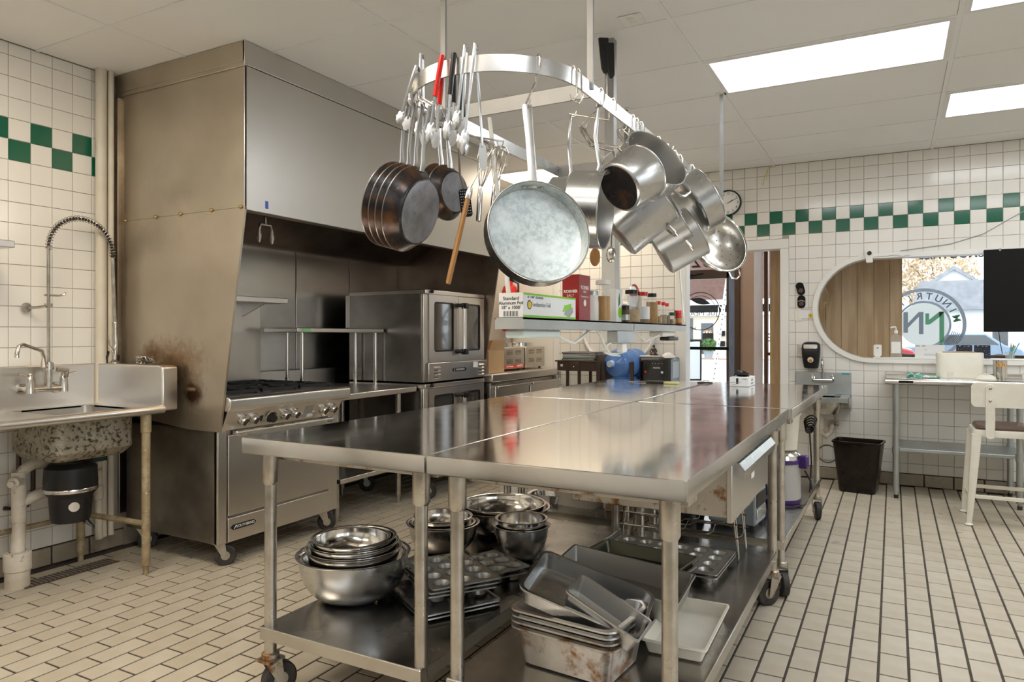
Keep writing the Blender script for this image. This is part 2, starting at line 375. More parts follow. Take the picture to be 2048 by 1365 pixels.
for vis, cx, cy in cand[300:]:
    if vis > 0 or (abs(cx) < 4.1 and cy > 0): rest[0 if random.random() < .5 else 1].add([(cx-a, cy-b, -.001), (cx+a, cy-b, -.001), (cx+a, cy+b, -.001), (cx-a, cy+b, -.001), (cx-a+.001, cy-b+.001, .002), (cx+a-.001, cy-b+.001, .002), (cx+a-.001, cy+b-.001, .002), (cx-a+.001, cy+b-.001, .002)], [(4, 5, 6, 7), (0, 1, 5, 4), (1, 2, 6, 5), (2, 3, 7, 6), (3, 0, 4, 7)])
for k in (0, 1): tag(rest[k].build('floor_tiles', K['floortile'][k], fl), kind='stuff')
struct('floor_shop', MB().box(-3.06, XR, 6.75, 10.1, -.11, .0), K['concrete'])

# ---- walls
TP = .108
def wall_tiles(wall, origin, u, n, cells, greens, limit):
    """cells: list of (cu, cz, wu, wz, green). Places each tile on the wall; the rest past the limit go in one part"""
    u = Vector(u); n = Vector(n); z = Vector((0, 0, 1)); o = Vector(origin)
    rot = Matrix((u, z, n)).transposed().to_euler()
    ms = {}
    scored = []
    for c in cells:
        p = o+u*c[0]+z*c[1]; pr = proj(p); v = 0
        if pr and -40 < pr[0] < 2088 and -40 < pr[1] < 1400: v = 1/pr[2]
        scored.append((v, c, p))
    scored.sort(key=lambda s: -s[0]); mbs = {0: MB(), 1: MB()}
    for i, (v, c, p) in enumerate(scored):
        if i < limit and v > 0:
            key = (round(c[2], 4), round(c[3], 4), c[4])
            if key not in ms: ms[key] = tile_mesh('wall_tile', c[2]-.003, c[3]-.003, .005, K['greentile'] if c[4] else K['walltile'])
            inst('tile', ms[key], wall, p, rot)
        else:
            a, b = (c[2]-.003)/2, (c[3]-.003)/2
            vs = []
            for (k, e) in ((0, 0), (.005, .001)):
                for (q, w_) in ((-1, -1), (1, -1), (1, 1), (-1, 1)): vs.append(p+u*(q*(a-e))+z*(w_*(b-e))+n*k)
            mbs[c[4]].add(vs, [(4, 5, 6, 7), (0, 1, 5, 4), (1, 2, 6, 5), (2, 3, 7, 6), (3, 0, 4, 7)])
    for k, m in ((0, K['walltile']), (1, K['greentile'])):
        if mbs[k].v: tag(mbs[k].build('wall_tiles', m, wall), kind='stuff')
# left wall (behind the sink)
wl = struct('wall_left', MB().box(XL-.12, XL, YB, YW+.1, 0, ZC+.1), K['grout'])
cells = []
for i in range(-36, 5):
    y0 = 1.981+TP*i; y1 = min(y0+TP, 2.47)
    if y1-y0 < .02: continue
    for k in range(-20, 6):
        z0 = 2.152+TP*k-.001*0; z1 = z0+TP
        z0 = max(z0, .105); z1 = min(z1, ZC)
        if z1-z0 < .02: continue
        g = 1 if (k == 0 and i % 2 == 0) or (k == 1 and i % 2 != 0) else 0
        cells.append(((y0+y1)/2, (z0+z1)/2, y1-y0, z1-z0, g))
wall_tiles(wl, (XL, 0, 0), (0, 1, 0), (1, 0, 0), cells, None, 300)
# window wall with the doorway and the long round-ended window
WX0, WX1, WZ0, WZ1 = -.586, 1.70, 1.045, 1.89
WR = (WZ1-WZ0)/2; WCZ = (WZ0+WZ1)/2
DX0, DX1, DZ = -1.73, -.88, 2.015
def in_window(x, z, g=0):
    if z < WZ0-g or z > WZ1+g: return False
    if x < WX0+WR: return math.hypot(x-WX0-WR, z-WCZ) < WR+g
    if x > WX1-WR: return math.hypot(x-WX1+WR, z-WCZ) < WR+g
    return True
def stadium(g, n=20):
    P = [(WX0+WR+(WR+g)*math.cos(PI/2+PI*i/n), WCZ+(WR+g)*math.sin(PI/2+PI*i/n)) for i in range(n+1)]
    P += [(WX1-WR+(WR+g)*math.cos(-PI/2+PI*i/n), WCZ+(WR+g)*math.sin(-PI/2+PI*i/n)) for i in range(n+1)]
    return P
bm = bmesh.new()
def holed_wall(y0, y1):
    """window wall as strips round its openings"""
    mb = MB()
    mb.box(XL, DX0, y0, y1, 0, ZC+.1); mb.box(DX0, DX1, y0, y1, DZ, ZC+.1); mb.box(DX1, WX0, y0, y1, 0, ZC+.1)
    mb.box(WX0, WX1, y0, y1, 0, WZ0); mb.box(WX0, WX1, y0, y1, WZ1, ZC+.1); mb.box(WX1, XR, y0, y1, 0, ZC+.1)
    for sx in (0, 1):
        for sz in (0, 1):
            n = 10; cx = WX0+WR if sx == 0 else WX1-WR
            pts = []
            for i in range(n+1):
                a = PI/2*i/n
                pts.append((cx+(-1 if sx == 0 else 1)*WR*math.cos(a), WCZ+(1 if sz else -1)*WR*math.sin(a)))
            cor = (WX0 if sx == 0 else WX1, WZ1 if sz else WZ0)
            for i in range(n):
                p, q = pts[i], pts[i+1]
                vs = [(cor[0], y0, cor[1]), (p[0], y0, p[1]), (q[0], y0, q[1]), (cor[0], y1, cor[1]), (p[0], y1, p[1]), (q[0], y1, q[1])]
                mb.add(vs, [(0, 1, 2), (3, 5, 4), (1, 4, 5, 2)])
    return mb
ww = struct('wall_window', holed_wall(YW, YW+.12), K['grout'])
cells = []; cutmb = MB()
for i in range(-22, 40):
    x0 = -.76+TP*i; x1 = x0+TP
    x0 = max(x0, -3.05)
    if x1 > XR or x1-x0 < .02: continue
    for k in range(-20, 7):
        z0 = 2.130+TP*k; z1 = min(z0+TP, ZC); z0 = max(z0, .105)
        if z1-z0 < .02: continue
        a0, a1, b0, b1 = x0, x1, z0, z1
        # doorway and its casing
        if a1 > DX0-.095 and a0 < DX1+.065 and b0 < DZ+.085:
            if a0 < DX0-.095 < a1: a1 = DX0-.095
            elif a0 < DX1+.065 < a1: a0 = DX1+.065
            elif b1 > DZ+.085: b0 = DZ+.085
            else: continue
            if a1-a0 < .012 or b1-b0 < .012: continue
        cor = [in_window(x, z, .03) for x in (a0, a1) for z in (b0, b1)]
        g = 1 if (k == 0 and i % 2 != 0) or (k == 1 and i % 2 == 0) else 0
        if all(cor): continue
        if any(cor) or in_window((a0+a1)/2, (b0+b1)/2, .03):        # tile cut by the window: clip it with small strips
            n = 6
            for s in range(n):
                u0 = a0+(a1-a0)*s/n; u1 = a0+(a1-a0)*(s+1)/n; um = (u0+u1)/2
                zs = [b0+(b1-b0)*t/24 for t in range(25)]
                free = [z for z in zs if not in_window(um, z, .02)]
                if len(free) < 3: continue
                f0, f1 = min(free), max(free)
                if f1-f0 > (b1-b0)*.97 and len(free) < 24: continue
                cutmb.box(u0+(.0015 if s == 0 else 0), u1-(.0015 if s == n-1 else 0), YW-.005, YW, f0+.0015, f1-.0015)
            continue
        cells.append(((a0+a1)/2, (b0+b1)/2, a1-a0, b1-b0, g))
tag(cutmb.build('cut_wall_tiles', K['walltile'], ww), kind='stuff')
wall_tiles(ww, (0, YW, 0), (1, 0, 0), (0, -1, 0), cells, None, 290)
# smooth cream panels on the window wall over the cold counter, with a joint strip
for x0, x1 in ((-4.01, -3.60), (-3.585, -3.10)):
    MB().box(x0, x1, YW-.012, YW, 0.1, ZC).build('wall_panel', K['plaster'], ww, bevel=.002)
MB().box(-3.605, -3.58, YW-.016, YW-.003, .1, ZC).build('panel_joint_strip', K['steel'], ww)
MB().box(-3.105, -3.045, YW-.02, YW, .0, ZC).build('corner_strip', K['white'], ww, bevel=.004)
# right wall has added, unseen windows to brighten ceiling and pans; back is solid
def glazed(name, fixed, along, lo, hi, bays, z0, z1):
    def bxx(mb, a0, a1, b0, b1, c0, c1): return mb.box(b0, b1, a0, a1, c0, c1) if along == 'y' else mb.box(a0, a1, b0, b1, c0, c1)
    mb = MB(); f0, f1 = fixed
    bxx(mb, lo, hi, f0, f1, 0, z0); bxx(mb, lo, hi, f0, f1, z1, ZC+.1)
    e = [lo]+[v for bq in bays for v in bq]+[hi]
    for i in range(0, len(e), 2): bxx(mb, e[i], e[i+1], f0, f1, z0, z1)
    o = struct(name, mb, K['plaster']); m_ = (f0+f1)/2
    for (a0, a1) in bays:
        g = MB(); bxx(g, a0, a1, m_-.003, m_+.003, z0, z1); g.build('pane', K['glass'], o)
        fr = MB(); bxx(fr, a0, a1, m_-.03, m_+.03, z0, z0+.05); bxx(fr, a0, a1, m_-.03, m_+.03, z1-.05, z1); bxx(fr, a0, a0+.05, m_-.03, m_+.03, z0+.05, z1-.05); bxx(fr, a1-.05, a1, m_-.03, m_+.03, z0+.05, z1-.05); bxx(fr, (a0+a1)/2-.02, (a0+a1)/2+.02, m_-.03, m_+.03, z0+.05, z1-.05); fr.build('added_window_frame', K['white'], o)
    return o
glazed('wall_right', (XR, XR+.12), 'y', YB, YF, [(-2.3, -.3), (0, 2.2)], .85, 2.5)
glazed('wall_back', (YB-.12, YB), 'x', XL, XR, [], .95, 2.45)
# cove base tiles
bl = struct('baseboard_left', MB().box(XL, XL+.004, YB, 2.6, 0, .105), K['floorgrout'])
y = 1.985-.205*10
for i in range(14):
    if y > 2.4: break
    MB().box(XL+.002, XL+.016, y+.005, y+.2, .006, .1).build('cove_tile', K['cove'], bl, bevel=.004); y += .205
bw = struct('baseboard_window', MB().box(DX1+.07, XR, YW-.004, YW, 0, .105), K['floorgrout'])
x = -.805
while x < 1.4:
    MB().box(x+.005, x+.2, YW-.016, YW-.002, .006, .1).build('cove_tile', K['cove'], bw, bevel=.004); x += .205
struct('baseboard_corner', MB().box(-3.04, DX0-.09, YW-.016, YW, 0, .1), K['cove'], .004)
# doorway casing
dc = struct('trim_1', MB().box(DX0-.095, DX0+.006, YW-.022, YW+.14, 0, DZ-.006).box(DX1-.006, DX1+.065, YW-.022, YW+.14, 0, DZ-.006).box(DX0-.095, DX1+.065, YW-.022, YW+.14, DZ-.006, DZ+.082), K['white'], .006)
# window casing ring and pane
o_, i_ = stadium(.034), stadium(-.004)
mb = MB(); n = len(o_)
rings = []
for (po, y_) in ((o_, YW+.02), (o_, YW-.028), (i_, YW-.028), (i_, YW+.13)):
    rings.append([(p[0], y_, p[1]) for p in po])
mb.loft(rings, closed=True)
w1 = struct('window_1', mb, K['white'])
mb = MB(); P = stadium(-.002)
mb.loft([[(p[0], YW+.060, p[1]) for p in P], [(p[0], YW+.066, p[1]) for p in P]])
mb.build('pane', K['glass'], w1)
MB().box(-.15, 1.5, YW-.03, YW+.15, WZ0-.0, WZ0+.012).build('window_sill', K['white'], w1, bevel=.003)

# ---- ceiling: slab, lay-in panels, grid bars
ce = struct('ceiling', MB().box(XL-.1, XR+.1, YB, YF+.1, ZC+.06, ZC+.14), K['blackm'])
GX = [-4.02, -3.38, -2.161, -.942, .277, 1.496, 2.715, 3.4]
GY = [3.337+.6096*j for j in range(-9, 5+1)]+[6.68]
lights = {(3, 1): 0, (4, 3): 0, (4, 0): 0, (1, 4): 1, (1, -4): 1, (3, -4): 0, (3, -8): 0, (5, -3): 0, (1, -8): 1, (5, 2): 0, (2, -7): 0, (2, -4): 1}  # last panel is unseen, added to brighten the range area
for i in range(len(GX)-1):
    for j in range(len(GY)-1):
        if (i, j-9) in lights: continue
        y1 = GY[j+1]
        if i == 0 and GY[j] > 2.5 and y1 < 5.3: continue
        MB().box(GX[i]+.0135, GX[i+1]-.0135, GY[j]+.0125, y1-.0125, ZC+.001, ZC+.018).build('ceiling_panel', K['ceil'], ce)
for x in GX[1:-1]: MB().box(x-.012, x+.012, YB, YW, ZC-.003, ZC+.03).build('grid_bar', K['tbar'], ce)
for y in GY[:-1]:
    for i in range(len(GX)-1): MB().box(GX[i]+.012, GX[i+1]-.012, y-.011, y+.011, ZC-.0025, ZC+.03).build('grid_bar', K['tbar'], ce)
lab = {(3, 1): 'long bright fluorescent ceiling panel above the right side of the steel tables', (4, 3): 'fluorescent ceiling panel at the right edge, nearer the checkered tile wall', (4, 0): 'fluorescent ceiling panel cut off by the top right corner', (1, 4): 'fluorescent ceiling panel glimpsed behind the hanging pots'}
for (i, j), warm in lights.items():
    x0, x1, y0 = GX[i], GX[i+1], 3.337+.6096*j; y1 = y0+.6096
    t = thing('ceiling_light', lab.get((i, j), 'fluorescent ceiling panel above the camera\'s side of the kitchen'), 'ceiling light', ((x0+x1)/2, (y0+y1)/2, ZC), group='lay-in fluorescent ceiling panels')
    dx, dy = (x1-x0)/2-.012, (y1-y0)/2-.012
    fr = MB()
    for q in ((-dx, dx, -dy, -dy+.028), (-dx, dx, dy-.028, dy), (-dx, -dx+.028, -dy+.028, dy-.028), (dx-.028, dx, -dy+.028, dy-.028)): fr.box(q[0], q[1], q[2], q[3], -.004, .022)
    fr.build('frame', K['white'], t)
    MB().box(-dx+.028, dx-.028, -dy+.028, dy-.028, .006, .012).build('diffuser', K['lampw' if warm else 'lamp'], t)
# customer room ceiling panels and its two lamps
for k, (x, y) in enumerate(((.2, 8.9), (-2.2, 8.4))):
    t = thing('ceiling_light', 'fluorescent panel over the customer area beyond the %s' % ('round window' if k == 0 else 'doorway'), 'ceiling light', (x, y, ZC+.03))
    MB().box(-.6, .6, -.3, .3, 0, .03).build('frame', K['white'], t); MB().box(-.57, .57, -.27, .27, -.004, .004).build('diffuser', K['lamp'], t)

# ---- customer area seen through the doorway and the window
pw = struct('partition', MB().box(-1.065, .06, 7.42, 7.50, 0, 2.9), K['plank'][1])
x = -1.08; k = 0
for wd in (.10, .135, .14, .13, .14, .135, .14, .13, .14):
    x1 = min(x+wd, .072)
    if x1-x > .02: MB().box(x+.0015, x1-.0015, 7.395, 7.42, 0, 2.75).build('plank', K['plank'][k % 3], pw, bevel=.002)
    x = x1; k += 1
MB().box(-1.08, -1.065, 7.42, 7.5, 0, 2.75).build('plank', K['plank'][0], pw)
struct('wall_entry', MB().box(-3.18, -3.06, YW+.12, YF, 0, ZC+.1), K['plaster'])
struct('trim_2', MB().box(-1.735, -1.565, 9.4, 10.1, 0, ZC+.06), K['kraft'], .004)
struct('trim_3', MB().box(-1.80, -1.735, 9.36, 9.46, 0, ZC+.06), K['bronze'], .004)
struct('trim_4', MB().box(-2.00, -1.80, 10.02, 10.14, 0, ZC+.06), K['jamb'], .004)
sf = struct('wall_shopfront', MB().box(-3.06, XR, YF, YF+.1, 2.62, ZC+.1).box(-1.56, XR, YF, YF+.08, 0, .46), K['bronze'])
for x in (-1.565, -.1, 1.9): MB().box(x, x+.05, YF, YF+.08, .46, 2.62).build('mullion', K['bronze'], sf)
MB().box(-1.52, XR, YF+.03, YF+.036, .46, 2.62).build('pane', K['glass'], sf)
MB().box(-1.52, XR, YF-.01, YF+.06, .96, 1.0).build('mullion', K['bronze'], sf)
dr = struct('door_1', MB().box(-2.07, -2.0, YF, YF+.07, 0, 2.13).box(-3.06, -2.95, YF, YF+.07, 0, 2.13).box(-3.06, -2.0, YF, YF+.09, 2.04, 2.17).box(-2.95, -2.07, YF, YF+.07, 0, .15), K['bronze'], .004)
MB().box(-2.95, -2.07, YF+.03, YF+.036, .15, 2.04).build('pane', K['glass'], dr)
MB().box(-3.0, -2.03, YF+.03, YF+.036, 2.17, 2.62).build('transom_pane', K['glass'], dr)
MB().box(-2.97, -2.02, YF-.05, YF-.03, 1.03, 1.07).build('push_bar', K['blackm'], dr, bevel=.006)
MB().box(-2.9, -2.55, YF-.06, YF-.01, 2.07, 2.11).tube([(-2.6, YF-.05, 2.08), (-2.35, YF-.2, 2.1)], .012, 8).build('door_closer', K['blackm'], dr)
text('house_number', '1527', .30, K['ink'], dr, (-2.42, YF+.025, 2.30), (1, 0, 0), (0, 0, 1), mirror=True)
text('lettering', 'JUL MEALS', .105, K['ink'], dr, (-2.44, YF+.025, 1.55), (1, 0, 0), (0, 0, 1), mirror=True)
mb = MB(); mb.tube(arc((-2.44, YF+.022, 1.58), .27, 0, 2*PI, 40, (1, 0, 0), (0, 0, 1))[:-1], .006, 6, closed=True); mb.tube(arc((-2.44, YF+.022, 1.58), .22, .3, PI-.3, 24, (1, 0, 0), (0, 0, 1)), .004, 6)
mb.prism([(-.15+.3*i/12, .05*math.sin(PI*i/12)) for i in range(13)]+[(.15-.3*i/12, -.04*math.sin(PI*i/12)) for i in range(1, 12)], -.001, .001, axes((-2.44, YF+.024, 1.72), (0, -1, 0), (.25, 0, 1)))
mb.build('round_emblem', K['ink'], dr)
text('lettering', 'HOURS', .07, K['ink'], dr, (-2.62, YF+.025, 1.33), (1, 0, 0), (0, 0, 1), mirror=True)
# lettering on the shop glass, read from outside
text('lettering', 'SMOOTHIES', .125, K['etch'], sf, (.62, YF+.028, 2.225), (1, 0, 0), (0, 0, 1), mirror=True, bold=.004)
cxl, czl = .33, 1.37
mb = MB()
for r0, r1 in ((.415, .455), (.272, .298)):
    n = 48; a0, a1 = (0, 2*PI)
    for i in range(n):
        a, b = 2*PI*i/n, 2*PI*(i+1)/n
        if r0 < .3 and PI*1.15 < a < PI*1.5: continue
        mb.add([(cxl+r*math.cos(t), YF+.028, czl+r*math.sin(t)) for r, t in ((r0, a), (r1, a), (r1, b), (r0, b))], [(0, 1, 2, 3)])
mb.build('emblem_ring', K['etch'], sf)
mb = MB().lathe([(0.0, 0), (.27, 0)], 40, Matrix.Translation((cxl, YF+.0295, czl)) @ Matrix.Rotation(PI/2, 4, 'X')); mb.build('glare_disc', K['whitevinyl'], sf)  # white disc paints the glare of the bright outdoors inside the ring
mb = MB()
def poly(pts, y=YF+.026): mb.add([(cxl+p[0], y, czl+p[1]) for p in pts], [tuple(range(len(pts)))])
for p in ([(.17, -.22), (.22, -.25), (.22, .16), (.17, .16)], [(.22, .16), (.17, .16), (.06, .06), (.06, .0), (.09, .02), (.19, .11)], [(.06, .14), (.02, .14), (.02, .0), (.06, .0)]): poly(p)
mb.build('emblem_letter', K['etchgreen'], sf)
mb = MB()
for p in ([(.0, .16), (-.05, .16), (-.05, -.12), (.0, -.12)], [(-.05, .10), (-.05, .16), (-.17, .02), (-.17, -.04)], [(-.17, .16), (-.22, .16), (-.22, -.1), (-.17, -.1)]): poly(p)
mb.build('emblem_letter', K['etch'], sf)
for i, ch in enumerate('MINUTRITION'):
    a = math.radians(12+i*17); r = .355
    text('lettering', ch, .115, K['etchgreen'] if i < 2 else K['etch'], sf, (cxl+r*math.cos(a), YF+.027, czl+r*math.sin(a)), (math.sin(a), 0, -math.cos(a)), (math.cos(a), 0, math.sin(a)), mirror=True, bold=.002)
mb = MB()
for k in range(7):
    mb.tube([(cxl+.31+.018*k-.05*t*t-.02*t, YF+.026, czl-.08-.02*k*.3-.13*t+.0) for t in (0, .5, 1)], .004, 5)
mb.build('fork_tines', K['etch'], sf)
text('lettering', 'PORE', .16, K['etch'], sf, (-1.33, YF+.028, 1.20), (1, 0, 0), (0, 0, 1), mirror=True)

# ---- the street
ZG = -.15
struct('ground', MB().box(-60, 60, -40, 90, ZG-.2, ZG), K['asphalt'])
struct('pavement_near', MB().box(-45, 45, YF+.1, 23, ZG, ZG+.12), K['concrete'])
struct('pavement_far', MB().box(-45, 45, 36, 42, ZG, ZG+.12), K['concrete'])
for k in range(3): struct('lane_line', MB().box(-45, 45, 24.5+k*4, 24.7+k*4, ZG, ZG+.005), K['grey'])
# shop opposite the door
b = thing('shop_building', 'cream and brick shop with a black fascia across the street, seen through the door', 'building', (-11, 42, ZG))
def W(mb, name, m, par=b, **k): return mb.build(name, m, par, world=True, **k)
W(MB().box(-19, -3.0, 42, 48, ZG, 2.5), 'wall', K['stucco'])
W(MB().box(-19, -3.0, 41.95, 48, 3.05, 9.5), 'upper_wall', K['brick'])
W(MB().box(-19, -2.95, 41.6, 42.5, 2.95, 3.25), 'cornice', K['whiteprint'])
W(MB().box(-19, -3.0, 41.8, 48, 2.5, 2.95), 'fascia', K['blackm'])
W(MB().box(-19, -2.95, 41.7, 42.4, 2.33, 2.52), 'fascia_sill', K['whiteprint'])
text('fascia_letter', 'N', .62, K['whiteprint'], b, (-8.75, 41.78, 2.72), (1, 0, 0), (0, 0, 1))
W(MB().box(-13.5, -10.45, 41.94, 42, .3, 2.2), 'shop_window', K['darkglass'])
d_ = W(MB().box(-10.2, -9.0, 41.92, 42, ZG, 2.1), 'door', K['stucco']); W(MB().box(-9.95, -9.25, 41.88, 41.93, .1, 1.9), 'door_glass', K['darkglass'], d_)
W(MB().lathe([(.0, 0), (.26, 0), (.26, .02), (0, .02)], 24, Matrix.Translation((-9.6, 41.87, 1.2)) @ Matrix.Rotation(PI/2, 4, 'X')), 'door_sign', K['whiteprint'], d_)
W(MB().box(-8.5, -7.3, 41.92, 42, ZG, 2.1), 'blue_door', K['bluepaint']); W(MB().box(-8.1, -7.6, 41.86, 41.92, .3, 1.9), 'blue_door_glass', K['darkglass'])
for z in (.55, 1.15): W(MB().box(-8.95, -8.6, 41.85, 42, z, z+.3), 'letter_box', K['blackm'])
# white house with a gable
hs = thing('white_house', 'white sided house with a grey gabled roof, seen through the round window', 'building', (5, 36, ZG))
W(MB().box(1.0, 11, 36, 42, ZG, 2.35), 'wall', K['siding'], hs)
W(MB().prism([(.7, 2.3), (11.3, 2.3), (11.1, 3.55), (1.0, 3.55)], -37.2, -35.6, Matrix.Rotation(PI/2, 4, 'X')), 'roof', K['roof'], hs)
W(MB().prism([(1.35, 3.5), (3.35, 3.5), (2.35, 4.15)], -39, -37.0, Matrix.Rotation(PI/2, 4, 'X')), 'gable', K['siding'], hs)
W(MB().prism([(1.2, 3.45), (2.35, 4.3), (3.5, 3.45), (3.3, 3.45), (2.35, 4.12), (1.4, 3.45)], -39.5, -36.8, Matrix.Rotation(PI/2, 4, 'X')), 'gable_roof', K['roof'], hs)
for x in (3.6, 5.6, 8.2): f_ = W(MB().box(x, x+.7, 35.94, 36, .6, 1.9), 'window', K['whiteprint'], hs); W(MB().box(x+.08, x+.62, 35.9, 35.95, .68, 1.82), 'window_glass', K['darkglass'], f_)
def tree(loc, h, r, mi, label):
    t = thing('street_tree', label, 'tree', loc, group='autumn trees across the street')
    mb = MB().tube([(0, 0, 0), (.05, 0, h*.3), (-.05, .05, h*.62)], [.16, .12, .05], 8)
    for k in range(7):
        a = k*2.4; mb.tube([(0, 0, h*(.32+.04*k)), (math.cos(a)*r*.45, math.sin(a)*r*.45, h*(.52+.05*k)), (math.cos(a)*r*.8, math.sin(a)*r*.8, h*(.66+.045*k))], [.06, .035, .012], 6)
    mb.build('trunk', K['bark'], t)
    lv = MB(); rnd = random.Random(int(loc[0]*10)+3)
    for k in range(2600):
        a = rnd.uniform(0, 2*PI); c = rnd.uniform(-1, 1); q = rnd.uniform(.45, 1)**.6*r; sq = math.sqrt(1-c*c)
        p = Vector((math.cos(a)*sq*q, math.sin(a)*sq*q, h*.68+c*q*.95)); s_ = rnd.uniform(.08, .16)
        u = Vector((rnd.uniform(-1, 1), rnd.uniform(-1, 1), rnd.uniform(-1, 1))).normalized(); v = u.orthogonal().normalized()
        lv.add([p+u*s_, p+v*s_*.6, p-u*s_, p-v*s_*.6], [(0, 1, 2, 3)])
    tag(lv.build('leaves', K['foliage'][mi], t), kind='stuff')
tree((2.4, 52, ZG), 7.4, 2.3, 0, 'orange autumn tree behind the left of the white house')
tree((7.4, 52, ZG), 8, 2.5, 1, 'yellow green tree behind the right of the white house')
tree((14, 52, ZG), 8, 2.6, 2, 'pale autumn tree at the far right of the street')
tree((-13.5, 37.6, ZG), 6.5, 1.7, 0, 'small street tree by the cream shop')
def car(loc, m, label):
    t = thing('parked_car', label, 'car', loc)
    body = [(-2.1, .35), (-2.1, .75), (-1.95, .88), (-1.15, .95), (-.55, 1.42), (.9, 1.42), (1.5, .98), (2.0, .85), (2.1, .7), (2.1, .35)]
    MB().prism(body, -.85, .85, Matrix.Rotation(PI/2, 4, 'X')).build('body', m, t, bevel=.06)
    MB().prism([(-1.0, .98), (-.5, 1.37), (.85, 1.37), (1.3, 1.0)], -.865, .865, Matrix.Rotation(PI/2, 4, 'X')).build('side_glass', K['darkglass'], t)
    for x in (-1.3, 1.3):
        for y in (-.8, .8): MB().cyl((x, y-.1, .33), (x, y+.1, .33), .33, n=20).build('wheel', K['rubber'], t)
    for y in (-.6, .6): MB().box(-2.12, -2.08, y-.15, y+.15, .68, .8).build('tail_light', K['red'], t)
car((2.2, 33.0, ZG), K['carpaint'], 'blue grey car parked across the street behind the round emblem')
car((-1.4, 28.5, ZG), K['carred'], 'red car parked beyond the pine plank partition')
# things on the pavement
pl = thing('sign_post', 'leaning perforated steel sign post on the pavement outside the door', 'post')
p0, p1 = at(1426, 763, 19.4), at(1473, 430, 19.6); pl.location = (p0.x, p0.y, p0.z)
p0 = p0-(p1-p0)*((p0.z-(ZG+.12))/(p1.z-p0.z)); pl.location = p0
mb = MB().tube([(0, 0, 0), p1-p0], .05, 4); mb.build('post', K['galv'], pl)
ho = MB()
for k in range(34):
    q = (p1-p0)*((k+.5)/34); ho.cyl(q+T_*.03, q+T_*.046, .016, n=8)
tag(ho.build('perforations', K['ink'], pl), kind='stuff')
fs = thing('sidewalk_sign', 'black framed board sign standing on the pavement outside the door', 'sign', at(1388, 762, 19.5))
fs.location.z = ZG+.12
fs.rotation_euler = (0, 0, .5)
MB().box(-.16, .16, -.03, .03, 0, 1.05).box(-.2, -.16, -.05, .05, 0, 1.12).box(.16, .2, -.05, .05, 0, 1.12).box(-.2, .2, -.05, .05, 1.08, 1.14).build('frame', K['blackm'], fs, bevel=.006)
MB().box(-.155, .155, -.036, .036, .05, 1.07).build('board', K['whitevinyl'], fs)
af = thing('easel_sign', 'wooden A frame board sign on the far pavement', 'sign', (-9.0, 39.5, ZG+.12))
MB().tube([(-.55, 0, 0), (-.12, 0, 1.5)], .05, 6).tube([(.55, 0, 0), (.12, 0, 1.5)], .05, 6).tube([(0, .5, 0), (0, .05, 1.45)], .05, 6).build('frame', K['wood'], af)
MB().box(-.3, .3, -.06, -.03, .5, 1.35).build('board', K['blackm'], af)
for k, x in enumerate((-8.75, -11.0)):
    t = thing('planter', 'round green shrub in a pot %s' % ('beside the easel sign across the street' if k == 0 else 'at the left of the shop across the street'), 'plant', (x, 38.5, ZG+.12))
    MB().lathe([(.18, 0), (.28, .4), (.25, .4), (.24, .36), (0, .36)], 20).build('pot', K['slate'], t)
    mb = MB(); rnd = random.Random(k+5)
    for q in range(500):
        a = rnd.uniform(0, 2*PI); c = rnd.uniform(-.5, 1); sq = math.sqrt(1-c*c); p = Vector((math.cos(a)*sq*.45, math.sin(a)*sq*.45, .62+c*.38)); u = Vector((rnd.uniform(-1, 1), rnd.uniform(-1, 1), rnd.uniform(-1, 1))).normalized()*.09; v = u.orthogonal()*.6
        mb.add([p+u, p+v, p-u, p-v], [(0, 1, 2, 3)])
    tag(mb.build('leaves', K['hedge'], t), kind='stuff')
struct('planting_bed', MB().box(-12, 2, 36.2, 37.6, ZG+.1, ZG+.14), K['soil'])

# ================================================================== BIG EQUIPMENT
def bx(par, name, m, *c, bevel=.003, world=True): return MB().box(*c).build(name, m, par, bevel=bevel, world=world)
def caster(par, x, y, z0, r=.06, yaw=0, matm=None, wd=.03, base_z=0):
    """swivel caster whose wheel touches base_z and whose fork reaches up to z0 (world coordinates)"""
    u = Vector((math.cos(yaw), math.sin(yaw), 0)); v = Vector((-u.y, u.x, 0)); c = Vector((x, y, base_z+r))+u*.03
    w_ = MB().cyl(c-v*wd/2, c+v*wd/2, r, n=24); wh = w_.build('wheel', K['rubber'], par, bevel=.006, world=True)
    MB().cyl(c-v*(wd/2+.003), c+v*(wd/2+.003), r*.42, n=16).build('hub', matm or K['leg'], wh, world=True)
    f = MB()
    for s in (-1, 1):
        q = v*(s*(wd/2+.009)); a = c+q; t = Vector((x, y, z0))+q
        w2 = u*.022; f.add([a-w2*.5+Vector((0, 0, -.014)), a+w2*.5+Vector((0, 0, -.014)), t+w2*1.3, t-w2*1.3]+[p+v*(s*.004) for p in (a-w2*.5+Vector((0, 0, -.014)), a+w2*.5+Vector((0, 0, -.014)), t+w2*1.3, t-w2*1.3)], [(0, 1, 2, 3), (7, 6, 5, 4), (0, 4, 5, 1), (1, 5, 6, 2), (2, 6, 7, 3), (3, 7, 4, 0)])
    f.box(x-.034, x+.034, y-.034, y+.034, z0-.006, z0+.004)
    f.build('caster_fork', matm or K['leg'], par, world=True)

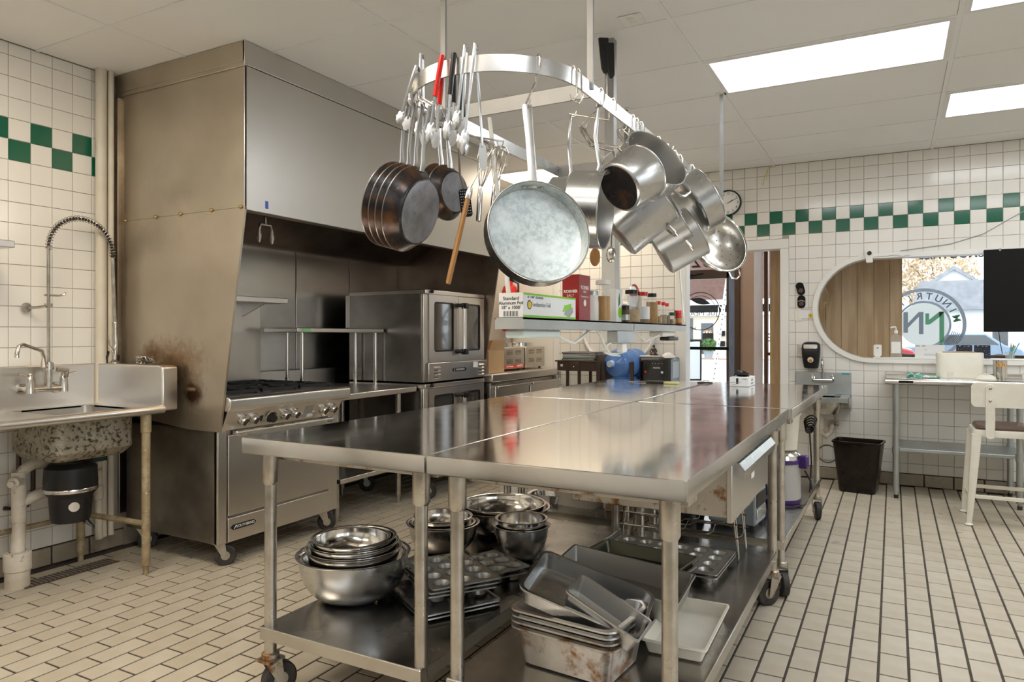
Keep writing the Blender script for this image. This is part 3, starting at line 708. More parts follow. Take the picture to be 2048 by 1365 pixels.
# ---- hood
hd = thing('exhaust_hood', 'tall stainless steel exhaust hood reaching the ceiling over the range and ovens', 'exhaust hood', (-3.45, 3.88, .73))
HY0, HY1, HX = 2.54, 5.22, -2.922
ZL = 1.89
def slab_y(y0, y1, pts): return MB().prism(pts, -y1, -y0, Matrix.Rotation(PI/2, 4, 'X'))
near = [(-4.0, .735), (-3.11, .735), (HX, ZL), (HX, ZC-.005), (-4.0, ZC-.005)]
slab_y(HY0, HY0+.012, [(-3.985, .80), (-3.36, .735), (-3.108, .735), (-2.922, 1.885), (-2.922, 1.902), (-3.985, 1.902)]).build('end_panel', K['hoodside'], hd, world=True)
slab_y(HY0+.002, HY0+.012, [(-3.985, 1.904), (HX, 1.904), (HX, 2.757), (-3.985, 2.757)]).build('upper_end_panel', K['hoodside'], hd, world=True)
bx(hd, 'trim_strip', K['hoodside'], -3.94, HX+.003, HY0-.006, HY0+.002, 2.625, 2.65)
bx(hd, 'corner_post', K['hoodside'], -3.995, -3.945, HY0-.02, HY0+.02, .8, 2.62)
bx(hd, 'top_cover', K['hoodside'], -3.985, HX+.002, HY0-.004, HY0+.002, 2.65, 2.756)
for x in (-3.9, -3.63, -3.42, -3.17, -2.95):
    MB().ball((x, HY0-.004, 1.905), .013, .010, .010, 8, 6).build('bolt', K['brass'], hd, world=True)
bx(hd, 'front_panel', K['hoodface'], HX-.012, HX, HY0, HY1, ZL, 2.63)
bx(hd, 'front_cover', K['hoodface'], HX-.012, HX+.004, HY0-.004, HY1, 2.632, 2.756)
bx(hd, 'front_lip', K['sooty'], HX-.07, HX-.012, HY0+.012, HY1, ZL, ZL+.012)
bx(hd, 'inner_front', K['sooty'], HX-.02, HX-.013, HY0+.012, HY1, ZL, 2.6)
slab_y(HY1-.012, HY1, near).build('end_panel', K['sooty'], hd, world=True)
bx(hd, 'plenum', K['sooty'], -3.99, -3.62, HY0+.02, HY1-.02, 2.02, 2.6)
MB().prism([(-3.99, 1.87), (-3.86, 1.87), (-3.60, 2.02), (-3.99, 2.02)], -HY1+.02, -HY0-.02, Matrix.Rotation(PI/2, 4, 'X')).build('grease_trough', K['sooty'], hd, world=True)
for k in range(5):
    y = HY0+.06+k*.52; MB().add([(-3.855, y, 1.885), (-3.855, y+.49, 1.885), (-3.605, y+.49, 2.03), (-3.605, y, 2.03)], [(0, 1, 2, 3)]).build('filter', K['sooty'], hd, world=True)
bx(hd, 'hood_top', K['sooty'], -3.99, HX-.013, HY0+.02, HY1-.02, 2.6, 2.62)
mb = MB(); q = onx(531, 450, -3.02)
mb.tube([q+Vector((0, -.045, -.09)), q+Vector((0, -.045, -.03)), q+Vector((0, -.035, 0)), q+Vector((0, .035, 0)), q+Vector((0, .045, -.03)), q+Vector((0, .045, -.095))], .008, 8)
mb.tube([q, q+Vector((0, 0, .06))], .008, 8)
for s in (-.045, .045): mb.tube([q+Vector((0, s, -.10)), q+Vector((0, s, -.065)), q+Vector((0, s, -.03))], [.006, .013, .009], 8)
mb.build('fire_nozzle', K['chrome'], hd, world=True)
bx(hd, 'inspection_sticker', mat('blue_sticker', (.05, .12, .5), .5), HX, HX+.001, 2.675, 2.695, 1.915, 1.955, bevel=0)
# backsplash panels behind the cooking line
bs = thing('steel_backsplash', 'polished stainless backsplash panels under the hood behind the cooking line', 'backsplash', (-4.0, 3.9, .2))
for y0, y1 in ((2.56, 3.10), (3.105, 3.95), (3.955, 4.55), (4.555, 5.2)):
    bx(bs, 'steel_panel', K['splash'], -4.005, -3.992, y0, y1, .2, 1.88)
# white pipes in the corner
t = thing('wall_pipe', 'thick cream painted pipe running up the tiled wall beside the hood', 'pipe', (-3.965, 2.435, .1)); MB().cyl((0, 0, 0), (0, 0, ZC-.1), .029, n=20).build('tube', K['pipewood'], t)
t = thing('wall_pipe', 'thin cream painted pipe squeezed between the thick pipe and the hood', 'pipe', (-3.955, 2.485, .1)); MB().cyl((0, 0, 0), (0, 0, ZC-.1), .017, n=16).build('tube', K['pipewood'], t)

# ---- range
rg = thing('gas_range', 'six burner stainless gas range with a wide oven door under the hood', 'range', (-3.55, 3.01, 0))
RX, RY0, RY1 = -3.15, 2.562, 3.474
def yslab(pts, y0, y1): return slab_y(y0, y1, pts)
yslab([(-3.93, .13), (-3.16, .13), (-3.16, .74), (-3.93, .74)], RY0, RY1).build('body', K['range_side'], rg, bevel=.003, world=True)
bx(rg, 'corner_post', K['steelh'], RX-.03, RX, RY0, RY0+.055, .13, .74); bx(rg, 'corner_post', K['steelh'], RX-.03, RX, RY1-.075, RY1, .13, .74)
bx(rg, 'oven_door', K['steelh'], RX-.03, RX+.008, RY0+.062, RY1-.082, .272, .705)
kk = bx(rg, 'kick_panel', K['steelh'], RX-.03, RX+.006, RY0+.062, RY1-.082, .13, .258)
# control panel, sloping
mb = MB(); yslab_pts = [(-3.2, .735), (-3.135, .735), (-3.085, .842), (-3.2, .842)]
cp = yslab(yslab_pts, RY0+.01, RY1-.02).build('control_panel', K['steelh'], rg, bevel=.002, world=True)
yslab([(-3.30, .842), (-3.062, .842), (-3.045, .865), (-3.045, .905), (-3.062, .918), (-3.93, .918), (-3.93, .842)], RY0-.008, RY1+.012).build('front_rail', K['steelh'], rg, bevel=.006, world=True)
nrm = Vector((.107, 0, -.05)).normalized()*-1; nrm = Vector((.906, 0, -.423))
def oncp(y, f): return Vector((-3.135+.05*f, y, .735+.107*f))
for (px) in (487, 509, 571, 591, 648, 666):
    y = onx(px, 820, -3.10).y; c = oncp(y, .5)
    kn = MB().lathe([(.026, 0), (.026, .012), (.022, .03), (.02, .034), (0, .034)], 20, axes(c, nrm, (0, 0, 1))).build('knob', K['polish'], rg, world=True)
    MB().box(-.004, .004, -.019, .019, .03, .042, axes(c, nrm, (.2, .6, 1))).build('knob_grip', K['slot'], kn, world=True)
    MB().lathe([(.031, 0), (.031, .003), (0, .003)], 24, axes(c, nrm, (0, 0, 1))).build('knob_ring', K['chrome'], kn, world=True)
y = onx(546, 838, -3.10).y; c = oncp(y, .42)
kn = MB().lathe([(.034, 0), (.034, .006), (.028, .008), (.022, .03), (0, .03)], 8, axes(c, nrm, (0, 0, 1))).build('thermostat_knob', K['black'], rg, world=True)
MB().lathe([(.036, 0), (.036, .004), (0, .004)], 28, axes(c, nrm, (0, 0, 1))).build('knob_ring', K['chrome'], kn, world=True)
MB().box(-.012, .012, -.018, .018, 0, .002, axes(oncp(y-.075, .42), nrm, (0, 0, 1))).build('pilot_opening', K['slot'], rg, world=True)
MB().box(-.034, .034, -.024, .024, 0, .0015, axes(oncp(onx(619, 813, -3.1).y, .6), nrm, (0, 0, 1))).build('data_plate', K['galv'], rg, world=True)
MB().prism(rrect(-.026, .026, -.010, .010, .009), 0, .0015, axes(oncp(onx(625, 828, -3.1).y, .22), nrm, (0, 0, 1))).build('badge', K['whiteprint'], rg, world=True)
# oven handle
hz = .722
mb = MB().tube([(RX+.055, RY0+.07, hz), (RX+.055, RY1-.10, hz)], .011, 10)
for y in (RY0+.12, RY1-.13): mb.box(RX+.0, RX+.06, y-.025, y+.025, hz-.022, hz+.006)
mb.build('door_handle', K['polish'], rg, world=True, bevel=.003)
# brand plate on kick panel
def badge(par, y0, zc, xf, wd):
    o = MB().prism([(-wd/2, 0), (-wd/2+.018, -.014), (wd/2-.018, -.014), (wd/2, 0), (wd/2-.018, .014), (-wd/2+.018, .014)], 0, .003, axes((xf, y0+wd/2, zc), (1, 0, 0), (0, 0, 1))).build('brand_plate', K['black'], par, world=True)
    text('brand_lettering', 'SOUTHBEND', .021, K['whiteprint'], o, (xf+.0034, y0+wd/2+.012, zc), (0, 1, 0), (0, 0, 1))
    MB().prism([(-.010, -.009), (-.004, -.009), (.010, .009), (.004, .009)], .003, .0036, axes((xf, y0+.03, zc), (1, 0, 0), (0, 0, 1))).build('brand_mark', K['whiteprint'], o, world=True)
badge(rg, RY0+.075, .205, RX+.006, .175)
# grates and burners
for yy in (2.72, 3.02, 3.31):
    for xx in (-3.32, -3.66):
        g = MB()
        for s in (-.13, .13):
            g.box(xx-.145, xx+.145, yy+s-.007, yy+s+.007, .925, .942); g.box(xx+s*1.1-.007, xx+s*1.1+.007, yy-.137, yy+.137, .925, .942)
        for k in range(8):
            a = PI/4*k+.2; g.tube([(xx+.05*math.cos(a), yy+.05*math.sin(a), .938), (xx+.135*math.cos(a), yy+.125*math.sin(a), .938)], .008, 6)
        for s in (-1, 1):
            for r in (-1, 1): g.box(xx+s*.138-.006, xx+s*.138+.006, yy+r*.13-.006, yy+r*.13+.006, .918, .93)
        gr_ = g.build('grate', K['iron'], rg, world=True)
        MB().lathe([(.0, .936), (.035, .934), (.045, .925), (.04, .918)], 16, Matrix.Translation((xx, yy, 0))).build('burner', K['iron'], rg, world=True)
# riser with a shelf
bx(rg, 'riser', K['steel'], -3.93, -3.84, RY0+.02, RY1, .918, 1.46)
yslab([(-3.86, 1.455), (-3.58, 1.455), (-3.58, 1.49), (-3.86, 1.49)], RY0+.0, RY1).build('riser_shelf', K['steelh'], rg, bevel=.003, world=True)
for y in (RY0+.15, RY1-.16): yslab([(-3.84, 1.455), (-3.62, 1.455), (-3.84, 1.37)], y, y+.012).build('shelf_bracket', K['steelh'], rg, world=True)
for x, y in ((-3.20, RY0+.05), (-3.20, RY1-.085), (-3.86, RY0+.05), (-3.86, RY1-.085)): caster(rg, x, y, .128, .056, yaw=.9)

# ---- steel work table with overshelf between range and ovens
wt = thing('work_table', 'small stainless work table with a raised overshelf between the range and the ovens', 'work table', (-3.5, 3.91, 0))
TX0, TX1, TY0, TY1 = -3.95, -3.13, 3.50, 4.315
bx(wt, 'table_top', K['steelh'], TX0, TX1, TY0, TY1, .82, .862, bevel=.008)
bx(wt, 'upstand', K['steel'], TX0, TX0+.02, TY0, TY1, .862, .985)
bx(wt, 'undershelf', K['steelh'], TX0+.04, TX1-.04, TY0+.03, TY1-.03, .27, .30)
for x in (-3.78, -3.235):
    for y in (3.56, 4.225): MB().tube([(x, y, .0), (x, y, .05), (x, y, .052), (x, y, .83)], [.014, .014, .02, .02], 14).build('leg', K['leg'], wt, world=True)
so = bx(wt, 'overshelf', K['steelh'], -3.75, -3.44, 3.42, 4.315, 1.262, 1.292, bevel=.005)
bx(wt, 'overshelf_sticker', mat('green_sticker', (.30, .62, .30), .5), -3.44, -3.4392, 3.455, 3.54, 1.266, 1.288, bevel=0)
for x, y in ((-3.50, 3.52), (-3.70, 3.58), (-3.50, 4.285), (-3.70, 4.29)): MB().tube([(x, y, .862), (x, y, .95), (x, y, .952), (x, y, 1.265)], [.015, .015, .0125, .0125], 12).build('overshelf_post', K['polish'], wt, world=True)

# ---- double convection oven
ov = thing('convection_oven', 'stacked double convection oven with glass double doors beside the hood end', 'oven', (-3.4, 4.76, 0))
OX, OY0, OY1 = -3.075, 4.335, 5.19
def oven_unit(z0, z1, ctrl):
    bx(ov, 'body', K['oven'], -3.80, OX-.03, OY0, OY1, z0, z1)
    bx(ov, 'top_rim', K['steelh'], -3.80, OX+.012, OY0-.006, OY1+.004, z1-.032, z1, bevel=.004)
    zc0, zc1 = (z0, z0+.145); zd0, zd1 = zc1+.006, z1-.036
    bx(ov, 'front_frame', K['steelh'], OX-.03, OX-.012, OY0+.0, OY1, z0, z1-.03)
    ym = (OY0+.03+OY1-.02)/2
    for k, (y0, y1) in enumerate(((OY0+.03, ym-.002), (ym+.002, OY1-.02))):
        fr = MB(); zz0, zz1 = zd0, zd1; wy0, wy1 = y0+.075, y1-.07; wz0, wz1 = zz0+.085, zz1-.06
        for q in ((y0, y1, zz0, wz0), (y0, y1, wz1, zz1), (y0, wy0, wz0, wz1), (wy1, y1, wz0, wz1)): fr.box(OX-.012, OX+.02, q[0], q[1], q[2], q[3])
        d = fr.build('door', K['steelh'], ov, world=True)
        gx = MB(); P = rrect(wy0-.002, wy1+.002, wz0-.002, wz1+.002, .018); gx.loft([[(OX-.006, p[0], p[1]) for p in P], [(OX+.012, p[0], p[1]) for p in P]]); gx.build('door_glass', K['ovenglass'], d, world=True)
        P2 = rrect(wy0-.008, wy1+.008, wz0-.008, wz1+.008, .022); P1 = rrect(wy0+.004, wy1-.004, wz0+.004, wz1-.004, .016)
        MB().loft([[(OX+.0205, p[0], p[1]) for p in P2], [(OX+.0205, p[0], p[1]) for p in P1], [(OX+.012, p[0], p[1]) for p in P1]], cap=(False, False)).build('glass_gasket', K['black'], d, world=True)
    hy = ym-.02
    hm = MB().tube([(OX+.065, hy+.045, zd0+.075), (OX+.065, hy+.045, zd1-.07)], .021, 12, flat=.7); hb = hm.build('door_handle', K['polish'], ov, world=True)
    for z in (zd0+.075, zd1-.07): MB().tube([(OX+.02, hy-.02, z), (OX+.07, hy+.03, z)], .016, 10).box(OX+.045, OX+.09, hy+.025, hy+.068, z-.025, z+.02).build('handle_bracket', K['black'], hb, bevel=.004, world=True)
    c_ = bx(ov, 'control_strip', K['steelh'], OX-.012, OX+.03, OY0+.012, OY1+.012, zc0+.006, zc1, bevel=.004)
    for y0, y1 in ((OY0+.075, OY0+.155), (OY1-.13, OY1-.05)):
        for k in range(4): MB().prism([(0, 0), (.012, .004), (0, .016)], y0, y1, Matrix(((1, 0, 0, OX+.03), (0, 0, 1, 0), (0, 1, 0, zc0+.022+k*.027), (0, 0, 0, 1)))).build('louvre', K['polish'], c_, world=True)
    badge(c_, (OY0+OY1)/2-.10, zc0+.082, OX+.03, .21)
    if ctrl: bx(c_, 'data_label', K['whiteprint'], OX+.03, OX+.031, OY1-.21, OY1-.14, zc0+.09, zc0+.135, bevel=0)
    MB().lathe([(.014, 0), (.014, .012), (.006, .02), (0, .02)], 12, axes((OX+.014, OY0+.07, z1-.012), (1, 0, 0), (0, 0, 1))).build('door_pin', K['black'], ov, world=True)
oven_unit(.888, 1.585, True); oven_unit(.22, .876, False)
for x in (-3.13, -3.72):
    for y in (OY0+.07, OY1-.08): caster(ov, x, y, .218, .065, yaw=.6, matm=K['galv'])
bx(ov, 'vent_box', K['steel'], -3.86, -3.80, OY0+.02, OY1-.1, 1.3, 1.56)

# ---- refrigerated counter beyond the hood
rc = thing('cold_counter', 'stainless refrigerated counter with two doors under the food warmers', 'counter', (-3.45, 5.9, 0))
CX = -3.01
bx(rc, 'body', K['oven'], -3.95, CX-.03, 5.25, 6.60, .12, .83)
bx(rc, 'counter_top', K['steelh'], -3.97, CX, 5.235, 6.62, .838, .905, bevel=.008)
for y0, y1 in ((5.30, 5.93), (5.97, 6.58)):
    d = bx(rc, 'door', K['steelh'], CX-.03, CX-.005, y0, y1, .16, .80, bevel=.004)
    bx(d, 'door_pull', K['steelh'], CX-.005, CX+.022, y0, y1, .775, .80, bevel=.004)
    bx(d, 'door_label', K['whiteprint'], CX-.005, CX-.004, (y0+y1)/2-.03, (y0+y1)/2+.03, .66, .69, bevel=0)
for x in (-3.1, -3.85):
    for y in (5.35, 6.5): caster(rc, x, y, .12, .045, yaw=.4)
MB().cyl((CX+.004, 6.6, .80), (CX+.004, 6.6, .87), .012, n=10).build('hinge', K['chrome'], rc, world=True)

# ---- four rolling steel tables
def roll_table(label, x0, x1, y0, y1, zs, rz=0, yaw=(.5, .5, .5, .5)):
    cx, cy = (x0+x1)/2, (y0+y1)/2
    t = thing('rolling_table', label, 'work table', (cx, cy, 0), rz, group='steel tables pushed together')
    a, b = (x1-x0)/2-.0015, (y1-y0)/2-.0015; T = .90
    # pan shaped top: flat sheet with turned-down edges
    MB().box(-a+.004, a-.004, -b+.004, b-.004, T-.004, T).build('table_top', K['top'], t)
    e = MB()
    P = rrect(-a, a, -b, b, .006, 2)
    def ring(g, z): return [(p[0]-(g if p[0] > 0 else -g), p[1]-(g if p[1] > 0 else -g), z) for p in P]
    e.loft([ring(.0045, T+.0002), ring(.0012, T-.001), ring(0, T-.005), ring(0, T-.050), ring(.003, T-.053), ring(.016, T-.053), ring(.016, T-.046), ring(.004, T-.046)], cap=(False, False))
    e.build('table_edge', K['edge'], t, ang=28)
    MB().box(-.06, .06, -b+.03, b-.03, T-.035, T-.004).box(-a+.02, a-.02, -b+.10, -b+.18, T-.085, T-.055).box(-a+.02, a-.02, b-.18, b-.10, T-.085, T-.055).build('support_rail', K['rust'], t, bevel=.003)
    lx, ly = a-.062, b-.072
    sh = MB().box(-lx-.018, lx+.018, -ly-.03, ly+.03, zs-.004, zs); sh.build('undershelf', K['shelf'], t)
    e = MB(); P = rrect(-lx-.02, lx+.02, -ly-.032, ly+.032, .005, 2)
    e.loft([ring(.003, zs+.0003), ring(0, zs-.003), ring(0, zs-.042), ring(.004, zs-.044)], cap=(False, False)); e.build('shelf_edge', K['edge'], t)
    k = 0
    for sx in (-1, 1):
        for sy in (-1, 1):
            x, y = sx*lx, sy*ly
            MB().tube([(x, y, .15), (x, y, T-.05)], .0206, 18).build('leg', K['leg'], t)
            MB().tube([(x, y, T-.165), (x, y, T-.155), (x, y, T-.05)], [.022, .027, .027], 18).build('leg_socket', K['leg'], t)
            MB().tube([(x, y, .135), (x, y, .14), (x, y, .155), (x, y, .16)], [.024, .03, .03, .022], 14).build('leg_collar', K['rust'], t)
            caster(t, cx+x, cy+y, .135, .06, yaw=yaw[k], matm=K['rust'], wd=.034); k += 1
    return t
t1 = roll_table('steel rolling table front left, with stacked mixing bowls on its undershelf', -1.949, -1.190, 1.676, 3.52, .252, yaw=(1.2, 2, 2.6, 2))
t2 = roll_table('steel rolling table front right, with baking pans below and a drawer', -1.188, -.430, 1.676, 3.53, .252, yaw=(2, .8, 2.0, 4.0))
t3 = roll_table('steel rolling table at the back left, beyond the shelf post', -1.946, -1.187, 3.535, 5.28, .262, yaw=(2, 1, 2, 1))
t4 = roll_table('steel rolling table at the back right, with cookers on its undershelf', -1.165, -.406, 3.545, 5.29, .262, rz=-.012, yaw=(1, 2, 5.2, 5.0))
# drawer under the front right table
dw = bx(t2, 'drawer_box', K['rust'], -1.0, -.462, 2.30, 2.985, .665, .85)
df = bx(t2, 'drawer_front', K['steel'], -.462, -.445, 2.28, 3.0, .655, .842, bevel=.002)
yslab([(-.445, .80), (-.418, .79), (-.415, .815), (-.432, .838), (-.445, .838)], 2.33, 2.99).build('drawer_pull', K['alu'], df, world=True)
bx(df, 'drawer_label', K['whiteprint'], -.445, -.4445, 2.62, 2.68, .735, .755, bevel=0)

# ---- wash sink on the left wall
sk = thing('wash_sink', 'old stainless wash sink with a splashback and a corroded basin on the left wall', 'sink', (-3.7, 1.9, 0))
SX = -3.385; SZ = .875
bx(sk, 'splashback', K['steelh'], -4.005, -3.975, .6, 2.50, SZ-.03, 1.085, bevel=.006)
yslab([(-3.99, SZ-.03), (-3.39, SZ-.03), (-3.39, SZ+.02), (-3.39, 1.075), (-3.42, 1.085), (-3.99, 1.085)], 2.41, 2.502).build('end_splash', K['steelh'], sk, bevel=.008, world=True)
# deck with a basin opening
bx0, bx1, by0, by1 = -3.90, -3.52, 1.94, 2.33
mb = MB()
for q in ((-3.98, SX, .6, by0), (-3.98, SX, by1, 2.42), (-3.98, bx0, by0, by1), (bx1, SX, by0, by1)): mb.box(q[0], q[1], q[2], q[3], SZ-.022, SZ-.012)
mb.build('drainboard', K['steelh'], sk, world=True)
MB().tube([(SX, .6, SZ-.02), (SX, 2.41, SZ-.02)], .022, 14).build('front_rim', K['steelh'], sk, world=True)
mb = MB(); Pout = rrect(bx0-.012, bx1+.012, by0-.012, by1+.012, .05, 5); Pin = rrect(bx0, bx1, by0, by1, .045, 5); Pb = rrect(bx0+.03, bx1-.03, by0+.03, by1-.03, .05, 5); Pbo = rrect(bx0+.015, bx1-.015, by0+.015, by1-.015, .05, 5)
mb.loft([[(p[0], p[1], .64) for p in Pb], [(p[0], p[1], .645) for p in Pbo], [(p[0], p[1], .68) for p in Pin], [(p[0], p[1], SZ-.014) for p in Pin]], cap=(True, False)); mb.build('basin_inside', K['steelh'], sk, world=True)
mb = MB(); mb.loft([[(p[0], p[1], .625) for p in Pb], [(p[0], p[1], .632) for p in Pbo], [(p[0], p[1], .67) for p in Pout], [(p[0], p[1], SZ-.022) for p in Pout]], cap=(True, False)); mb.build('basin', K['basin'], sk, world=True)
lg = [(-3.42, 2.337), (-3.93, 2.30), (-3.42, .75), (-3.93, .75)]
for x, y in lg:
    MB().tube([(x, y, 0), (x, y, .05), (x, y, .052), (x, y, .74), (x, y, .742), (x, y, SZ-.02)], [.014, .014, .0215, .0215, .026, .026], 14).build('leg', K['sinkleg'], sk, world=True)
MB().tube([(-3.93, .75, .255), (-3.93, 2.30, .255)], .014, 10).build('cross_pipe', K['sinkleg'], sk, world=True); MB().tube([(-3.93, 2.30, .265), (-3.42, 2.337, .265)], .015, 10).build('cross_pipe', K['sinkleg'], sk, world=True)
# faucet
fa = thing('prerinse_faucet', 'pre-rinse faucet with a coiled spring hose arching over the wash sink', 'faucet', (-3.93, 2.10, .99))
FX = -3.90; yl, yr, zf = onx(48, 772, FX).y, onx(135, 770, FX).y, .965
ym = onx(97, 760, FX).y
mb = MB().tube([(FX, yl+.03, zf), (FX, yr-.02, zf)], .015, 12).tube([(-3.975, yl+.03, zf), (FX+.01, yl+.03, zf)], .017, 12).tube([(-3.975, yr-.02, zf), (FX+.01, yr-.02, zf)], .017, 12)
for y in (yl+.03, yr-.02): mb.tube([(FX, y, zf-.02), (FX, y, zf+.05), (FX, y, zf+.07)], [.022, .019, .012], 12); mb.tube([(-3.974, y, zf), (-3.965, y, zf)], .03, 14)
mb.tube([(FX, ym, zf), (FX, ym, zf+.14)], .017, 12).tube([(FX, ym, zf+.10), (FX, ym, zf+.135)], .024, 12)
mb.build('valve_body', K['chrome'], fa, world=True)
for y, s in ((yl+.03, -1), (yr-.02, 1)): MB().tube([(FX, y, zf+.072), (FX+.01, y+s*.06, zf+.082)], .0075, 8, flat=.6).ball((FX, y, zf+.075), .013).build('lever_handle', K['chrome'], fa, world=True)
z1 = onx(97, 492, FX).z; ye = onx(225, 480, FX).y
MB().cyl((FX, ym, zf+.13), (FX, ym, z1), .0085, n=10).build('riser', K['chrome'], fa, world=True)
zb = onx(97, 612, FX).z
mb = MB().tube([(-3.995, ym-.06, zb-.01), (-3.99, ym-.06, zb-.01)], .026, 14).tube([(-4.0, ym-.06, zb-.01), (-3.93, ym-.04, zb-.01), (FX, ym, zb)], .008, 8).box(FX-.014, FX+.014, ym-.014, ym+.014, zb-.01, zb+.012)
mb.tube([(FX, ym-.02, zb+.055), (FX, ym+.05, zb+.055), (FX+.01, ym+.075, zb+.06), (FX+.01, ym+.08, zb+.075)], .0055, 8)
mb.build('wall_bracket', K['chrome'], fa, world=True)
# spring arch
yc = (ym+ye)/2; ra = (ye-ym)/2; hz = z1-.01
path = [Vector((FX, ym, z1-.02))]+[Vector((FX, yc-ra*math.cos(PI*i/40), hz+ra*1.02*math.sin(PI*i/40))) for i in range(41)]+[Vector((FX, ye, hz-.02))]
MB().tube(path, .0075, 8).build('hose_core', K['rubber'], fa, world=True)
L = [0]
for i in range(1, len(path)): L.append(L[-1]+(path[i]-path[i-1]).length)
turns = 34; sp = []; NN = turns*9
for i in range(NN+1):
    s_ = L[-1]*i/NN; k = max(j for j in range(len(L)) if L[j] <= s_+1e-9); k = min(k, len(path)-2); f_ = (s_-L[k])/(L[k+1]-L[k]); p = path[k].lerp(path[k+1], f_); tn = (path[k+1]-path[k]).normalized()
    nx = Vector((1, 0, 0)); ny = tn.cross(nx); a = 2*PI*turns*i/NN; sp.append(p+(nx*math.cos(a)+ny*math.sin(a))*.0155)
MB().tube(sp, .0026, 5).build('spring', K['chrome'], fa, world=True)
zh = onx(228, 655, FX).z
MB().tube([(FX, ye, hz-.02), (FX+.005, ye+.004, (hz+zh)/2), (FX+.005, ye+.012, zh+.02)], .010, 10).build('hose', K['chrome'], fa, world=True)
hy = ye+.012
mb = MB().tube([(FX+.005, hy, zh+.03), (FX+.005, hy, zh+.02), (FX+.005, hy, zh-.01), (FX+.01, hy, zh-.10)], [.012, .014, .011, .014], 12).tube([(FX+.01, hy, zh-.10), (FX+.012, hy-.005, zh-.135), (FX+.015, hy-.008, zh-.16), (FX+.017, hy-.01, zh-.185)], [.014, .018, .012, .012], 12).lathe([(.012, 0), (.028, -.012), (.028, -.028), (0, -.028)], 18, Matrix.Translation((FX+.017, hy-.01, zh-.185)))
mb.build('spray_valve', K['chrome'], fa, world=True)
MB().tube([(FX+.02, hy-.012, zh-.15), (FX+.03, hy-.05, zh-.10), (FX+.03, hy-.048, zh-.05)], .006, 8, flat=.6).build('squeeze_lever', K['chrome'], fa, world=True)
sx0 = onx(14, 690, FX+.16).y
MB().tube([(FX, ym-.01, zf+.115), (FX+.02, ym-.035, zf+.12), (FX+.03, ym-.04, zf+.165), (FX+.05, ym-.06, zf+.20), (FX+.13, ym-.19, zf+.235), (FX+.16, ym-.225, zf+.225), (FX+.165, ym-.235, zf+.19), (FX+.165, ym-.235, zf+.17)], [.013, .014, .010, .009, .008, .009, .010, .010], 10).build('spout', K['chrome'], fa, world=True)
MB().tube([(FX+.02, ym+.03, zf+.1), (FX+.03, ym+.08, zf+.095), (FX+.02, yr-.02, zf+.06)], .012, 10).build('bypass', K['chrome'], fa, world=True)
# tools behind the faucet and a scrubber
t = thing('hand_tool', 'black and yellow handled pliers tucked behind the spray hose', 'tool', onx(222, 728, -3.95)); MB().tube([(0, -.03, .0), (0, -.035, .04), (0, -.012, .07)], [.009, .012, .006], 8).tube([(0, .035, .0), (0, .04, .04), (0, .012, .07)], [.009, .012, .006], 8).build('grip', K['black'], t); MB().tube([(.002, -.035, .005), (.002, -.03, .06)], .006, 8).build('grip_inlay', K['yellow'], t)
t = thing('steel_scrubber', 'crumpled steel wool scrubber on the sink end ledge', 'scrubber', (-3.60, 2.455, 1.085)); mb = MB(); rnd = random.Random(4)
for k in range(60):
    a = rnd.uniform(0, 2*PI); q = [Vector((rnd.uniform(-.05, .05), rnd.uniform(-.03, .03), rnd.uniform(.003, .045))) for _ in range(5)]; mb.tube(q, .0016, 4)
tag(mb.build('wire_tangle', K['chrome'], t), kind='stuff')
# garbage disposal
c = Vector((-3.70, 2.115, 0))
dp = thing('garbage_disposal', 'black garbage disposal unit with a silver band under the wash sink', 'disposal', (c.x, c.y, .30))
MB().lathe([(.0, .30), (.085, .30), (.092, .32), (.098, .42), (.10, .43), (.118, .45), (.122, .50), (.118, .575), (.09, .60), (.05, .605)], 32, Matrix.Translation(c)).build('housing', K['black'], dp, world=True)
MB().lathe([(.1225, .455), (.1235, .457), (.1235, .472), (.1225, .474)], 32, Matrix.Translation(c)).build('band', K['polish'], dp, world=True)
MB().lathe([(.05, .60), (.07, .605), (.075, .615), (.07, .628), (.05, .63)], 28, Matrix.Translation(c)).build('mounting_ring', K['polish'], dp, world=True)
nb = Vector((.93, -.36, 0)); MB().lathe([(.0, 0.004), (.024, .004), (.026, 0)], 20, axes(c+nb*.0965+Vector((0, 0, .385)), nb, (0, 0, 1))).build('badge', K['polish'], dp, world=True)
mb = MB().tube([c+Vector((.05, .02, .305)), c+Vector((.10, .06, .265)), c+Vector((.07, .04, .31))], .006, 6); mb.build('power_cord', K['black'], dp, world=True)
# drain pipes
wp = thing('drain_pipe', 'stained white plastic drain pipe with a cleanout plug under the wash sink', 'pipe', onz(20, 1165, 0))
PXx = -3.86
ya = onx(38, 1000, PXx).y; zt = onx(70, 930, PXx).z
yb0 = onx(240, 930, PXx).y
MB().tube([(PXx, yb0, .675), (PXx, yb0-.02, .69), (PXx, yb0-.06, .685), (PXx, ya+.14, .60), (PXx, ya+.06, .585), (PXx, ya+.02, .565), (PXx, ya, .53)], .027, 14).build('upper_pipe', K['pipe'], wp, world=True)
MB().tube([(PXx, ya, .56), (PXx, ya, .535), (PXx, ya, .53), (PXx, ya, .50), (PXx, ya, .495), (PXx, ya, .31), (PXx+.0, ya-.0, .305), (PXx+.02, ya-.01, .27), (PXx+.05, ya-.03, .21), (PXx+.055, ya-.035, .16)], [.033, .033, .028, .028, .033, .033, .028, .03, .032, .032], 16).build('stack_pipe', K['pipe'], wp, world=True)
MB().tube([(PXx, ya, .40), (PXx+.01, ya+.10, .435), (PXx+.05, ya+.20, .44)], [.027, .030, .024], 12).build('branch', K['pipe'], wp, world=True)
